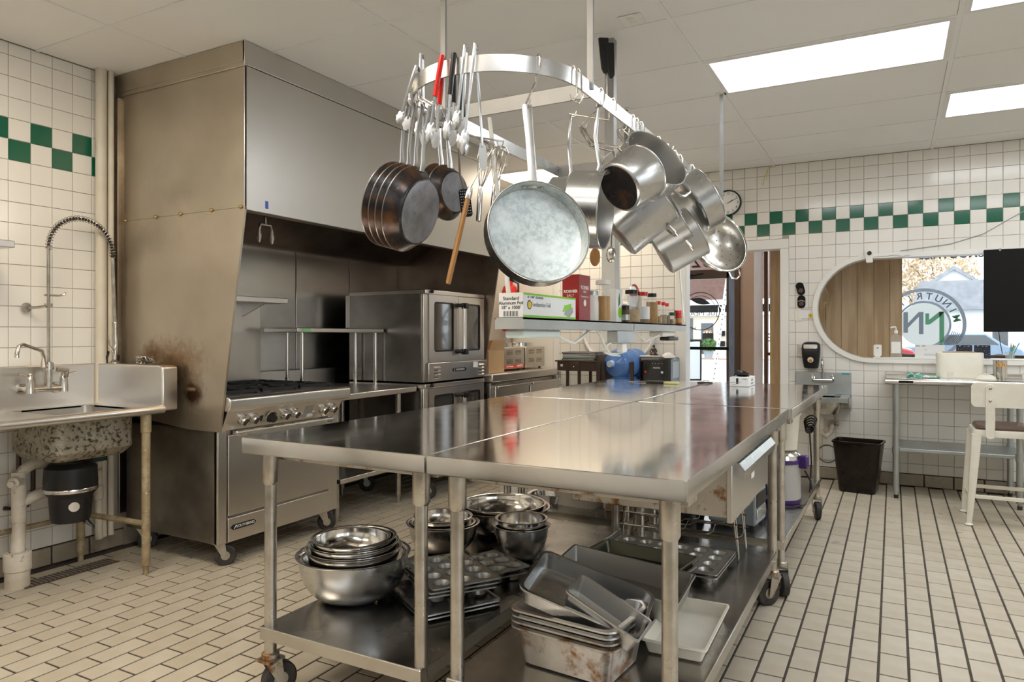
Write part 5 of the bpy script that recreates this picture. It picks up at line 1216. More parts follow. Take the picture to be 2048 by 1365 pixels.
# ================================================================== UNDER THE TABLES
ZS = .2525
def bowl(label, x, y, z, r, h, m=None, group=None, steps=10, foot=.45, mi=None, name='mixing_bowl'):
    t = thing(name, label, 'bowl', (x, y, z), group=group); m = m or K['polish']
    pr_ = [(0, 0), (r*foot, 0)]+[(r*(foot+(1-foot)*math.sin(PI/2*i/steps)), h*(1-math.cos(PI/2*i/steps))*.98+h*.0) for i in range(1, steps+1)]
    MB().lathe(pr_+[(r+.010, h), (r+.012, h+.003), (r+.006, h+.0045), (r-.001, h+.002)], 48).build('outside', m, t)
    MB().lathe([(r-.001, h+.002)]+[(a-.0025, b+.0025) for a, b in reversed(pr_[2:])]+[(r*foot, .003), (0, .003)], 48).build('inside', mi or K['polish'], t); return t
bs_ = K['alu']
c = onz(708, 1192, ZS)
bowl('largest brushed steel mixing bowl, holding the nest of bowls by the front left leg', c.x, c.y, ZS, .205, .165, bs_, 'nested bowls front left')
nest = (('second largest steel bowl of the front left nest', .190, .03), ('third largest steel bowl of the front left nest', .172, .062), ('fourth largest steel bowl of the front left nest', .160, .082), ('fifth largest steel bowl of the front left nest', .150, .100))
for lab, r, dz in nest: bowl(lab, c.x, c.y, ZS+dz, r, .125, None, 'nested bowls front left', foot=.42)
bowl('shiny steel bowl on top of the front left nest', c.x-.012, c.y+.0, ZS+.135, .136, .085, None, 'nested bowls front left', foot=.5)
c = onz(886, 1100, ZS)
bowl('dark brushed steel bowl behind the table leg, base of the second nest', c.x, c.y, ZS, .158, .128, K['shelf'], 'second nest of bowls')
for lab, r, dz in (('middle steel bowl of the second nest behind the leg', .140, .035), ('top steel bowl of the second nest behind the leg', .125, .062)): bowl(lab, c.x, c.y, ZS+dz, r, .095, None, 'second nest of bowls')
c = onz(1006, 1066, ZS)
bowl('very wide shallow steel bowl at the back of the left undershelf', c.x, c.y, ZS, .225, .135, K['polish'], foot=.4); bowl('shallow steel bowl nested in the very wide one', c.x, c.y, ZS+.03, .205, .12, None, foot=.4)
c = onz(1043, 1118, ZS)
bowl('deep round bottomed steel mixing bowl beside the muffin tins', c.x, c.y, ZS, .118, .150, K['alu'], foot=.3); bowl('smaller deep steel bowl resting in the round bottomed one', c.x, c.y, ZS+.085, .106, .095, K['polish'], foot=.6)
K['tin'] = mat('dull_tin', (.42, .415, .40), .42, .9, var=(6, (.36, .355, .34), .2, .8))
def muffin(label, cx, cy, z, nx, ny, pitch, rz, m, r=.034, dep=.028, group=None):
    t = thing('muffin_tin', label, 'muffin tin', (cx, cy, z), rz, group=group)
    a, b = nx*pitch/2+.012, ny*pitch/2+.012; H2 = dep+.003; n = 16
    mb = MB(); xs = sorted([-a]+[(i-nx/2)*pitch for i in range(1, nx)]+[a]); ys = sorted([-b]+[(j-ny/2)*pitch for j in range(1, ny)]+[b])
    for i in range(nx):
        for j in range(ny):
            x0, x1, y0, y1 = xs[i], xs[i+1], ys[j], ys[j+1]; cx_, cy_ = (i-(nx-1)/2)*pitch, (j-(ny-1)/2)*pitch
            sq = []
            for k in range(n):
                th = 2*PI*(k+.0)/n; dx, dy = math.cos(th), math.sin(th); s1 = ((x1-cx_) if dx > 0 else (cx_-x0))/max(abs(dx), 1e-9); s2 = ((y1-cy_) if dy > 0 else (cy_-y0))/max(abs(dy), 1e-9); s_ = min(s1, s2); sq.append((cx_+dx*s_, cy_+dy*s_, H2))
            o = len(mb.v); ci = [(cx_+r*math.cos(2*PI*k/n), cy_+r*math.sin(2*PI*k/n), H2) for k in range(n)]
            mb.add(sq+ci, [(k, (k+1) % n, n+(k+1) % n, n+k) for k in range(n)])
    rim = rrect(-a, a, -b, b, .01, 3); mb.loft([[(p[0], p[1], H2) for p in rrect(-a+.002, a-.002, -b+.002, b-.002, .01, 3)], [(p[0]*1.012, p[1]*1.012, H2+.002) for p in rim], [(p[0]*1.015, p[1]*1.015, H2-.003) for p in rim]], cap=(False, False))
    mb.build('tray', m, t)
    cm = MB().lathe([(r, H2+.001), (r-.002, H2-.002), (r*.78, .004), (0, .003)], n).lathe([(r, H2), (r*.8, 0), (0, 0)], n).mesh('muffin_cup'); cm.materials.append(m)
    for i in range(nx):
        for j in range(ny): inst('cup', cm, t, ((i-(nx-1)/2)*pitch, (j-(ny-1)/2)*pitch, 0))
    return t
def rpan(label, M, w, l, h, m, name='baking_pan', flange=.012, r=.02, taper=.012, mi=None, group=None, loc=None):
    t = thing(name, label, 'pan', M=M, group=group) if M is not None else thing(name, label, 'pan', *loc, group=group)
    def ring(dx, z, rr=r): return [(p[0], p[1], z) for p in rrect(-w/2+dx, w/2-dx, -l/2+dx, l/2-dx, max(rr-dx*.3, .004), 4)]
    MB().loft([ring(taper+.008, 0), ring(taper, .006), ring(0, h), ring(-flange, h+.001), ring(-flange-.001, h-.004), ring(-flange+.001, h-.004)], cap=(True, False)).build('outside', m, t)
    MB().loft([ring(-flange, h+.0015), ring(.0015, h+.001), ring(taper+.002, .009), ring(taper+.012, .003)], cap=(False, True)).build('inside', mi or m, t); return t
alp = K['aludull']
th = math.atan2(2.067-2.332, -1.396+1.744)
for k in range(2): rpan('flat %s sheet tray under the twelve cup muffin tins' % ('lower' if k == 0 else 'upper'), None, .36, .30, .012, K['alu'], 'sheet_tray', .006, loc=((-1.50, 2.23, ZS+k*.013), th+.1), group='sheet trays under the muffin tins')
for k in range(3): muffin(('lowest', 'middle', 'topmost')[k]+' twelve cup muffin tin in the stack behind the table legs', -1.52+.006*k, 2.29, ZS+.028+k*.0155, 4, 3, .083, th+.03*k, K['tin'], group='twelve cup muffin tins')
th6 = math.atan2(2.401-2.523, -1.403+1.609)
for k in range(2): muffin(('lower', 'upper')[k]+' six cup muffin tin leaning by the round bottomed bowl', -1.455, 2.545, ZS+.004+k*.02, 3, 2, .078, th6+.08*k, K['tin'], group='six cup muffin tins')
# right undershelf
rp = mat('baked on pan', (.58, .56, .53), .38, .9, var=(8, (.44, .41, .37)), spots=[(11, (.22, .11, .04), .54, .66)])
rpan('deep stained steel hotel pan at the bottom of the front stack', None, .325, .255, .118, rp, 'hotel_pan', .014, .035, .018, loc=((-.84, 2.0, ZS), -.09), group='stack of hotel pans')
for k in range(3): rpan('%s shallow steel hotel pan nested above the deep stained one' % ('first', 'second', 'third')[k], None, .325, .255, .05, (rp, K['alu'], K['steelh'])[k], 'hotel_pan', .014, .035, .012, loc=((-.84, 2.0, ZS+.086+k*.017), -.09), group='stack of hotel pans')
P1, P2 = at(1068, 1150, 2.20), at(1272, 1236, 2.10); xa = (P2-P1).normalized(); za = (U_*.95+T_*.18-xa*0).normalized()
def axes_x(o, x, z):
    x = Vector(x).normalized(); z = Vector(z); z = (z-x*z.dot(x)).normalized(); y = z.cross(x)
    return Matrix(((x.x, y.x, z.x, o[0]), (x.y, y.y, z.y, o[1]), (x.z, y.z, z.z, o[2]), (0, 0, 0, 1)))
rpan('pale aluminium baking pan lying tilted on the hotel pan stack', axes_x((P1+P2)/2-U_*.035+T_*0, xa, za), .36, .235, .058, K['alu'], 'baking_pan', .008, .03, .01)
P1, P2 = at(1150, 1178, 2.10), at(1256, 1252, 2.03); xa = (P2-P1).normalized()
rpan('square cornered loaf pan lying in the tilted baking pan', axes_x((P1+P2)/2-U_*.045, xa, (U_*.95+T_*.15)), .235, .115, .062, alp, 'loaf_pan', .003, .01, .010)
rpan('shallow white enamel tray at the right of the hotel pans', None, .19, .40, .048, K['cream'], 'enamel_tray', .006, .012, .012, loc=((-.60, 2.34, ZS), .03))
rpan('large grey roasting pan resting between the stacks', axes_x((-.865, 2.42, .315), (1, .04, -.10), (.10, -.05, 1)), .46, .27, .085, alp, 'roasting_pan', .006, .012, .012)
for k in range(2): rpan(('lower', 'upper')[k]+' dark roasting pan stacked in front of the muffin tray', None, .40, .245, .055, (K['shelf'], mat('olive roasting pan', (.12, .125, .10), .3, .8))[k], 'roasting_pan', .009, .02, .015, loc=((-.915, 2.765, ZS+.012+k*.034), -.13), group='dark roasting pans')
for k in range(2): muffin(('lower', 'upper')[k]+' grey twenty four cup muffin tray on the right undershelf', -.875, 3.03, ZS+k*.014, 6, 4, .083, -.02, K['aludull'], r=.031, dep=.026, group='twenty four cup muffin trays')
# chafing stand of bent wire
t = thing('wire_stand', 'folding wire rack with hairpin legs on the right undershelf', 'wire rack', (-.87, 3.30, ZS))
for sx in (-1, 1):
    for sy in (-1, 1):
        x, y = sx*.27, sy*.09; MB().tube([(x-.025*sx, y-.012, .25), (x, y-.006, .02), (x, y, .004), (x, y+.006, .02), (x-.025*sx, y+.012+.02, .25)], .0042, 6).build('hairpin_leg', K['chrome'], t)
for s in (-1, 1):
    for z in (.10, .16, .25): MB().tube([(-.27, s*.10, z), (-.1, s*.10, z), (-.06, s*.10, z-.02), (0, s*.10, z-.02), (.04, s*.10, z), (.27, s*.10, z)], .0036, 6).build('side_wire', K['chrome'], t)
for k in range(9): MB().tube([(-.26+k*.065, -.10, .16 if k % 2 else .10), (-.25+k*.065, 0, .145 if k % 2 else .09), (-.26+k*.065, .10, .16 if k % 2 else .10)], .0024, 6).build('cross_wire', K['chrome'], t)
for s in (-1, 1): MB().tube([(s*.275, -.1, .25), (s*.30, -.1, .235), (s*.30, .1, .235), (s*.275, .1, .25)], .003, 6).build('end_handle', K['chrome'], t)
# back right undershelf
ZS2 = .2625
def cooker(label, x, y, face):
    t = thing('pressure_cooker', label, 'pressure cooker', (x, y, ZS2), face); R0 = .128
    MB().lathe([(0, 0), (R0*.92, 0), (R0, .012), (R0, .03)], 36).build('foot', K['purple'], t); MB().lathe([(R0-.003, .03), (R0-.003, .235)], 36).build('body', K['greymetal'], t)
    MB().lathe([(R0-.003, .235), (R0+.004, .238), (R0+.004, .258), (R0, .262)], 36).build('band', K['purple'], t); MB().lathe([(R0, .262), (R0-.004, .285), (R0*.8, .305), (R0*.3, .315), (0, .315)], 36).build('lid', K['polish'], t)
    MB().box(-.05, .05, -R0-.014, -R0+.02, .055, .17).build('control_panel', K['purple'], t, bevel=.012); MB().box(-.034, .034, -R0-.016, -R0-.01, .10, .155).build('display', K['whiteprint'], t, bevel=.003)
    MB().box(R0-.01, R0+.04, -.03, .03, .21, .285).build('side_handle', K['purple'], t, bevel=.01); MB().tube([(R0+.02, .0, .2), (R0+.05, .01, .14), (R0+.06, .0, .09)], .006, 8).build('power_cord', K['black'], t)
    MB().tube([(.05, -R0-.03, .008), (.11, -R0+.0, .008), (R0+.03, -.04, .008), (R0+.02, .05, .008)], .005, 8).build('floor_cord', K['black'], t); return t
c = onz(1588, 985, ZS2)
cooker('purple banded pressure cooker nearest the table edge, under the cream bucket', -.600, 4.43, -.1); cooker('purple banded pressure cooker half hidden behind the paired table legs', -.80, 4.18, -.2)
t = thing('plastic_bucket', 'cream plastic bucket stacked on the purple banded cooker', 'bucket', (-.60, 4.43, ZS2+.316)); MB().lathe([(0, 0), (.105, 0), (.12, .20), (.126, .20), (.126, .215), (.115, .215), (.10, .01), (0, .008)], 32).build('shell', K['cream'], t)
t = thing('coiled_cord', 'dark coiled cords hanging behind the cream bucket', 'cord', (-.455, 4.72, ZS2+.0)); mb = MB()
for k in range(5): mb.tube(arc((0, .0+.01*k, .40+.012*k), .022+.003*k, 0, 2*PI, 16, (1, 0, 0), (.3, 0, 1))[:-1], .005, 6, closed=True)
mb.tube([(0, 0, .38), (.01, 0, .2), (0, 0, .01)], .005, 6); tag(mb.build('loops', K['black'], t), kind='stuff')
t = thing('toaster', 'grey blue countertop appliance behind the wire rack', 'appliance', (-.72, 3.82, ZS2), -.08); MB().box(-.12, .12, -.11, .11, .02, .20).build('casing', K['slate'], t, bevel=.012); MB().box(.12, .126, -.09, .09, .05, .10).build('tray', K['polish'], t, bevel=.003); MB().box(.118, .124, -.09, .09, .11, .18).build('opening', K['slot'], t)
for x in (-.1, .1):
    for y in (-.09, .09): MB().cyl((x, y, 0), (x, y, .02), .012, n=8).build('foot', K['rubber'], t)
t = thing('blender_base', 'dark kitchen appliance in the shadow behind the wire rack', 'appliance', (-.98, 3.80, ZS2), .1); MB().lathe([(0, 0), (.09, 0), (.095, .02), (.075, .16), (.05, .18), (0, .18)], 24).build('housing', K['black'], t); MB().lathe([(.055, .18), (.065, .30), (.06, .30), (.05, .185)], 20).build('jug', K['bottleglass'], t)
# back left undershelf: foil and paper containers
t = thing('food_container', 'ribbed cream container on the back left undershelf', 'container', (-1.60, 3.80, ZS2), -.1); mb = MB(); P = []
for i in range(72):
    a = 2*PI*i/72; rr = .115+.0025*math.cos(36*a); P.append((math.copysign(abs(math.cos(a))**.35, math.cos(a))*rr*1.2, math.copysign(abs(math.sin(a))**.35, math.sin(a))*rr*.75))
mb.loft([[(x*.88, y*.88, 0) for x, y in P], [(x, y, .085) for x, y in P], [(x*1.06, y*1.06, .088) for x, y in P], [(x*.96, y*.96, .086) for x, y in P], [(x*.84, y*.84, .006) for x, y in P]]); mb.build('shell', K['cream'], t)
t = thing('foil_pan', 'crinkled foil pan beside the cream container', 'pan', (-1.80, 3.78, ZS2)); mb = MB(); mb.loft([[(x*.55, y*.6, 0) for x, y in P], [(x*.72, y*.8, .05) for x, y in P], [(x*.78, y*.86, .052) for x, y in P], [(x*.68, y*.76, .048) for x, y in P], [(x*.5, y*.55, .005) for x, y in P]]); mb.build('shell', K['alu'], t)
t = thing('black_bag', 'shiny crumpled black bag at the back of the left undershelf', 'bag', (-1.74, 4.02, ZS2)); rnd = random.Random(3); mb = MB(); rings = []
for i in range(9):
    a = -PI/2+PI*i/8; rings.append([(.13*math.cos(a)*math.cos(2*PI*j/18)*(1+rnd.uniform(-.15, .15)), .10*math.cos(a)*math.sin(2*PI*j/18)*(1+rnd.uniform(-.15, .15)), .08+.078*math.sin(a)*(1+rnd.uniform(-.08, .0))) for j in range(18)])
mb.loft(rings); mb.build('film', K['black'], t, ang=10)
t = thing('paper_bag', 'folded tan paper bag at the back of the undershelf by the inner legs', 'bag', (-1.33, 3.80, ZS2), .2); MB().prism([(-.1, 0), (.1, 0), (.085, .09), (.02, .12), (-.085, .10)], -.06, .06, Matrix.Rotation(PI/2, 4, 'X')).build('bag', K['cardboard'], t, bevel=.006)
t = thing('floor_bucket', 'white bucket with a green label standing on the floor behind the tables', 'bucket', (-2.60, 4.86, 0)); MB().lathe([(0, 0), (.11, 0), (.125, .32), (.132, .32), (.132, .345), (.12, .345), (.11, .02), (0, .015)], 32).build('shell', K['white'], t)
mb = MB(); mb.loft([[(.1195*math.cos(a), .1195*math.sin(a), .17) for a in [2.9+.06*i for i in range(9)]]+[(.1225*math.cos(a), .1225*math.sin(a), .17) for a in [2.9+.06*i for i in range(8, -1, -1)]], [(.1245*math.cos(a), .1245*math.sin(a), .26) for a in [2.9+.06*i for i in range(9)]]+[(.1275*math.cos(a), .1275*math.sin(a), .26) for a in [2.9+.06*i for i in range(8, -1, -1)]]]); mb.build('label_patch', mat('green_label', (.02, .10, .04), .5), t)
for v in t.children: v.rotation_euler = (0, 0, 2.0)
# crumbs on the undershelf
t = thing('crumb', 'small dry crumb on the left undershelf beside the big bowl', 'crumb', onz(752, 1205, ZS)); MB().ball((0, 0, .004), .006, .004, .005, 8, 6).build('bit', K['cardboard'], t)

# ================================================================== ON THE TABLES
ZT = .9012
t = thing('glove_box', 'white carton of black gloves standing at the end of the right table', 'box', (-.905, 4.99, ZT), .0); MB().box(-.062, .062, -.12, .12, 0, .062).build('carton', K['paper'], t, bevel=.002)
MB().box(-.02, -.005, -.1206, -.12, .018, .055).build('printed_square', K['ink'], t)
o = Vector(t.location)
for k, (s_, x, z, sz) in enumerate((('DISPOSABLE GLOVES', -.03, .027, .009), ('LARGE', -.032, .012, .011), ('NITRILE', .035, .05, .010))): text('lettering', s_, sz, K['grey'], t, (o.x+x, o.y-.1206, o.z+z), (1, 0, 0), UZ)
text('lettering', 'NITRILE', .02, K['grey'], t, (o.x+.0626, o.y+.0, o.z+.04), EX, UZ); text('lettering', 'POWDER FREE', .014, K['grey'], t, (o.x+.0626, o.y, o.z+.018), EX, UZ)
rnd = random.Random(9); mb = MB()
for k in range(10): mb.tube([(rnd.uniform(-.03, .03), rnd.uniform(-.06, .06), .06), (rnd.uniform(-.05, .05), rnd.uniform(-.08, .08), .08), (rnd.uniform(-.04, .055), rnd.uniform(-.07, .07), rnd.uniform(.07, .10)), (rnd.uniform(-.05, .05), rnd.uniform(-.05, .07), .068)], [.012, .014, .011, .008], 7, flat=.4)
mb.build('crumpled_gloves', K['black'], t)
for k, (px, py, nm, lab, w_, l_, h_, m) in enumerate(((1410, 766, 'clipboard', 'thin dark board lying at the far edge of the right table', .10, .07, .008, K['umber']), (1343, 768, 'sponge', 'flat yellow sponge at the far end of the left table', .10, .06, .014, mat('sponge', (.62, .60, .30), .9)), (1312, 766, 'knife', 'black handled knife lying at the far end of the left table', .14, .03, .012, K['black']))):
    c = onz(px, py+.5, .9); t = thing(nm, lab, nm, (c.x, min(c.y, 5.18), ZT)); MB().box(-w_/2, w_/2, -l_/2, l_/2, 0, h_).build('slab', m, t, bevel=.003)
    if nm == 'knife': MB().prism([(-.2, -.012), (-.07, -.014), (-.07, .012), (-.18, .008)], .003, .005).build('blade', K['polish'], t)
    if nm == 'clipboard': MB().tube([(-.02, .025, .008), (-.02, .025, .016), (.02, .025, .016), (.02, .025, .008)], .003, 6).build('clip', K['chrome'], t)

# ================================================================== BACK OF THE KITCHEN
# food warmers on the cold counter
for k, (y0, y1, lab) in enumerate(((5.70, 6.12, 'steel food warmer with a red front label, nearer of the two'), (6.15, 6.57, 'steel food warmer with rows of vents, by the wall'))):
    t = thing('food_warmer', lab, 'food warmer', (-3.36, (y0+y1)/2, .906)); bx(t, 'casing', K['warmer'], -3.56, -3.16, y0, y1, .925, 1.125, bevel=.006)
    for y in (y0+.04, y1-.04):
        for x in (-3.52, -3.2): MB().cyl((x, y, .906), (x, y, .928), .012, n=8).build('foot', K['rubber'], t, world=True)
    MB().lathe([(.15, 1.125), (.152, 1.165), (.146, 1.165), (.144, 1.13), (0, 1.128)], 32, Matrix.Translation((-3.36, (y0+y1)/2, 0))).build('well', K['polish'], t, world=True)
    sl = MB()
    for r_ in range(2):
        for q in range(4):
            for c_ in range(2): sl.box(-3.1602, -3.159, y0+.06+c_*.17, y0+.18+c_*.17, .975+r_*.085+q*.011, .979+r_*.085+q*.011)
            sl.box(-3.5+.04, -3.5+.16, y0-.0008, y0, .975+r_*.085+q*.011, .979+r_*.085+q*.011); sl.box(-3.5+.2, -3.5+.3, y0-.0008, y0, .975+r_*.085+q*.011, .979+r_*.085+q*.011)
    tag(sl.build('vent_slots', K['slot'], t, world=True), kind='stuff')
    if k == 0:
        p = bx(t, 'front_label', mat('warmer_red', (.50, .05, .03), .4), -3.16, -3.158, y0+.005, y1-.005, .93, .965, bevel=0)
        text('lettering', 'Food Warmer', .024, K['whiteprint'], p, (-3.1575, y0+.12, .948), EX, UZ); text('lettering', 'VANTCO', .03, K['whiteprint'], p, (-3.1575, y0+.32, .948), EX, UZ)
t = thing('cardboard_box', 'tall open cardboard box at the end of the cold counter', 'box', (-3.25, 5.45, .906)); MB().box(-.16, .16, -.14, .14, 0, .20).build('carton', K['cardboard'], t, bevel=.003); MB().prism([(0, 0), (.30, .0), (.30, .1), (0, .07)], 0, .004, Matrix(((1, 0, 0, -.15), (0, 0, 1, .14), (0, 1, 0, .2), (0, 0, 0, 1)))).build('flap', K['cardboard'], t); MB().prism([(-.14, 0), (.14, 0), (.12, .1), (-.1, .09)], 0, .004, Matrix(((0, .25, .97, .155), (1, 0, 0, 0), (0, .97, -.25, .2), (0, 0, 0, 1)))).build('flap', K['cardboard'], t)
t = thing('cardboard_box', 'smaller cardboard box behind the food warmers', 'box', (-3.70, 6.0, .906)); MB().box(-.12, .12, -.15, .15, 0, .33).build('carton', K['cardboard'], t, bevel=.003); MB().prism([(-.15, 0), (.15, 0), (.13, .1), (-.13, .1)], 0, .004, Matrix(((0, .2, .98, .12), (1, 0, 0, 0), (0, .98, -.2, .33), (0, 0, 0, 1)))).build('flap', K['cardboard'], t)
# fire extinguisher on the panel wall
t = thing('fire_extinguisher', 'red fire extinguisher hung on the cream wall above the counter', 'extinguisher', (-3.56, 6.56, 1.28)); MB().lathe([(0, 0), (.075, 0), (.085, .02), (.085, .42), (.07, .47), (.03, .50), (.03, .53), (0, .53)], 28).build('cylinder', K['red'], t); MB().lathe([(.0855, .18), (.0855, .34)], 28).build('label_wrap', K['whiteprint'], t); MB().tube([(0, 0, .53), (0, 0, .57), (.05, -.02, .60)], .014, 8).tube([(0, 0, .55), (.06, -.02, .55)], .009, 8).build('valve', K['black'], t); MB().tube([(.02, 0, .54), (.10, 0, .50), (.105, 0, .2)], .011, 8).build('hose', K['rubber'], t); MB().box(-.02, .02, .08, .108, .1, .45).build('bracket', K['umber'], t)
# brown side table with folded trays
t = thing('side_stand', 'dark brown wooden stand with a drawer against the tiled wall', 'stand', (-2.62, 6.30, 0)); MB().box(-.20, .20, -.16, .16, .905, .99).build('drawer_case', K['umber'], t, bevel=.004); MB().box(-.22, .20, -.17, .17, .99, 1.003).build('stand_top', K['umber'], t, bevel=.003); MB().box(-.07, .03, -.175, -.16, .905, .985).build('drawer', K['umber'], t, bevel=.003)
MB().box(-.165, -.14, -.161, -.1605, .945, .965).build('sticker', K['whiteprint'], t); MB().ball((-.02, -.18, .945), .006).build('knob', K['polish'], t)
for x in (-.10, .02): 
    for y in (-.14, .14): MB().box(x-.012, x+.012, y-.012, y+.012, 0, .905).build('leg', K['umber'], t)
MB().box(.20, .235, -.17, .17, 0, 1.06).build('side_post', K['umber'], t, bevel=.003)
cols = ((.16, .10, .07), (.03, .20, .12), (.55, .56, .55), (.20, .13, .09), (.10, .10, .10))
for k in range(5):
    t = thing('folder', '%s folder in the pile on the brown stand' % ('bottom', 'second from bottom', 'middle', 'fourth', 'top')[k], 'folder', (-2.62+.01*(k % 2), 6.30, 1.0035+k*.016), .03*((k % 3)-1), group='pile of folders'); MB().box(-.17, .17, -.12, .12, 0, .004).box(-.17, .17, -.12, .12, .011, .015).box(-.17, -.165, -.12, .12, .003, .012).build('cover', mat('folder_cover', cols[k], .6), t, bevel=.002); MB().box(-.163, .16, -.115, .115, .0045, .0105).build('papers', K['paper'], t)
# blue water bottles in a rack
rkb = thing('bottle_rack', 'dark steel rack holding blue water bottles', 'rack', (-2.205, 6.28, 0))
for x in (-.135, .135):
    for y in (-.16, .16): MB().box(x-.014, x+.014, y-.014, y+.014, 0, 1.0).build('upright', K['umber'], rkb)
for z in (.60, .835): MB().box(-.135, .135, -.16, -.14, z-.01, z+.01).box(-.135, .135, .14, .16, z-.01, z+.01).build('rail', K['umber'], rkb)
def jug(label, x, y, z, ang):
    M = Matrix.Translation((x, y, z)) @ Matrix.Rotation(PI/2, 4, 'X') @ Matrix.Rotation(ang, 4, 'Y')
    t = thing('water_bottle', label, 'water bottle', M=M, group='blue water cooler bottles'); r = .135
    MB().lathe([(.0, .225), (.026, .225), (.028, .19), (.05, .17), (r*.85, .15), (r, .11), (r, .06), (r*.955, .05), (r*.955, .03), (r, .02), (r, -.09), (r*.955, -.10), (r*.955, -.12), (r, -.13), (r, -.18), (r*.9, -.205), (0, -.20)], 36).build('bottle', K['blue'], t)
    MB().lathe([(.0, .236), (.03, .236), (.032, .20), (.03, .195)], 18).build('cap', K['bluelight'], t)
jug('blue water bottle lying on its side in the upper place of the rack', -2.19, 6.26, .982, -.28); jug('blue water bottle lying in the lower place, mostly below the table line', -2.19, 6.28, .748, -.28)
# water dispenser
t = thing('water_dispenser', 'black water dispenser beside the doorway with small lit icons', 'water dispenser', (-1.905, 6.42, 0)); MB().box(-.145, .145, -.16, .16, 0, 1.035).build('cabinet', K['black'], t, bevel=.015); MB().box(-.13, .13, -.166, -.158, .62, 1.02).build('front_panel', mat('gloss black', (.006, .006, .007), .06, coat=.5), t, bevel=.004); o = Vector(t.location)
text('lettering', 'PRIMO', .022, K['whiteprint'], t, (o.x+.02, o.y-.1675, .945), (1, 0, 0), UZ)
for k in range(4): MB().ball((-.02+.03*k, -.167, .985), .004, .002, .005, 8, 6).build('indicator', K['green'] if k == 0 else K['grey'], t)
MB().ball((-.085, -.167, .905), .012, .005, .012).build('hot_button', K['red'], t); MB().ball((.07, -.167, .905), .012, .005, .012).build('cold_button', K['straw'][4], t)
MB().box(.145, .147, -.1, .12, .85, 1.0).build('side_panel', K['slate'], t)
t = thing('grey_tray', 'flat grey tray on top of the water dispenser', 'tray', (-1.95, 6.40, 1.0355)); MB().box(-.10, .09, -.13, .12, 0, .02).build('tray', K['greymetal'], t, bevel=.006)
t = thing('white_towel', 'crumpled white towel on top of the water dispenser', 'towel', (-1.825, 6.42, 1.0355)); rnd = random.Random(6); rings = []
for i in range(8):
    a = PI/2*i/7; rings.append([(.06*math.cos(a)*math.cos(2*PI*j/16)*(1+rnd.uniform(-.15, .15)), .10*math.cos(a)*math.sin(2*PI*j/16)*(1+rnd.uniform(-.15, .15)), .045*math.sin(a)*(1+rnd.uniform(-.1, .1))) for j in range(16)])
MB().loft(rings).build('cloth', K['white'], t, ang=60)
# small seated figurine
t = thing('figurine', 'little bronze seated figurine on the tray', 'figurine', (-1.955, 6.40, 1.056)); MB().lathe([(0, 0), (.035, 0), (.04, .008), (.025, .018), (.017, .035), (.02, .055), (.012, .068), (.008, .072)], 16).build('body', K['umber'], t); MB().ball((0, 0, .083), .012, .011, .014).build('head', K['umber'], t)
for s in (-1, 1): MB().tube([(s*.018, 0, .058), (s*.032, -.01, .035), (s*.02, -.03, .02)], .006, 8).build('arm', K['umber'], t)
# wall plate and hoop behind the shelf
t = thing('wall_hoop', 'pale round hoop hung on the tiled wall behind the shelf', 'hoop', ony(1236, 668, YW-.02)); MB().tube([(.36*math.cos(2*PI*i/40), 0, .30*math.sin(2*PI*i/40)) for i in range(40)], .018, 8, closed=True).build('ring', K['white'], t)
t = thing('wall_clock', 'round wall clock with a black rim partly hidden by the pans', 'clock', (-1.335, YW-.006, 2.455))
MR = Matrix.Rotation(PI/2, 4, 'X'); MB().lathe([(0, 0), (.118, 0), (.118, .035), (.108, .035), (.105, .02)], 48, MR).build('rim', K['black'], t); MB().lathe([(0, .02), (.108, .02)], 48, MR).build('dial', K['whiteprint'], t); o = Vector(t.location)
for h_ in range(1, 13): a = PI/2-2*PI*h_/12; text('numeral', str(h_), .032, K['ink'], t, (o.x+.085*math.cos(a), o.y-.0205, o.z+.085*math.sin(a)), (1, 0, 0), UZ)
for a, l_, w_ in ((PI/2-2*PI*2.02/12, .05, .005), (PI/2-2*PI*.18, .08, .0035)): MB().prism([(-.01, -w_/2), (l_, -w_/2), (l_, w_/2), (-.01, w_/2)], 0, .001, Matrix(((math.cos(a), -math.sin(a), 0, 0), (0, 0, -1, -.0215), (math.sin(a), math.cos(a), 0, 0), (0, 0, 0, 1)))).build('hand', K['ink'], t)

# ================================================================== RIGHT SIDE
YWt = YW-.0055
def wallbox(name, label, cat, x0, x1, z0, z1, dep, m, bevel=.004):
    t = thing(name, label, cat, ((x0+x1)/2, YWt, z0)); bx(t, 'body', m, x0, x1, YWt-dep, YWt, z0, z1, bevel=bevel); return t
# key switches and notice
for k, (px, py) in enumerate(((1601, 578), (1603, 604))):
    p = ony(px, py, YWt); t = thing('door_handle_plate', '%s dark oval latch plate beside the round window' % ('upper, tilted' if k == 0 else 'lower'), 'latch', (p.x, p.y, p.z)); P = rrect(-.032, .032, -.056, .056, .031, 6)
    MB().prism(P, 0, .014, axes((0, 0, 0), (0, -1, 0), (-.25 if k == 0 else 0, 0, 1))).build('plate', K['blackm'], t); MB().lathe([(.022, .014), (.02, .022), (0, .024)], 20, axes((.004 if k == 0 else 0, 0, -.018), (0, -1, 0), UZ)).build('dial', K['umber'], t); MB().tube([(-.03, -.02, .0), (0, -.03, .012), (.03, -.02, .0)] if k else [(-.028, -.018, -.012), (-.03, -.016, 0)], .004, 6).build('latch', K['chrome'] if k else K['umber'], t)
t = wallbox('notice_card', 'white notice card with red and yellow print over a cream switch plate', 'notice', -.735, -.61, 1.39, 1.475, .006, K['paper'], .001); o = t; y_ = YWt-.0064
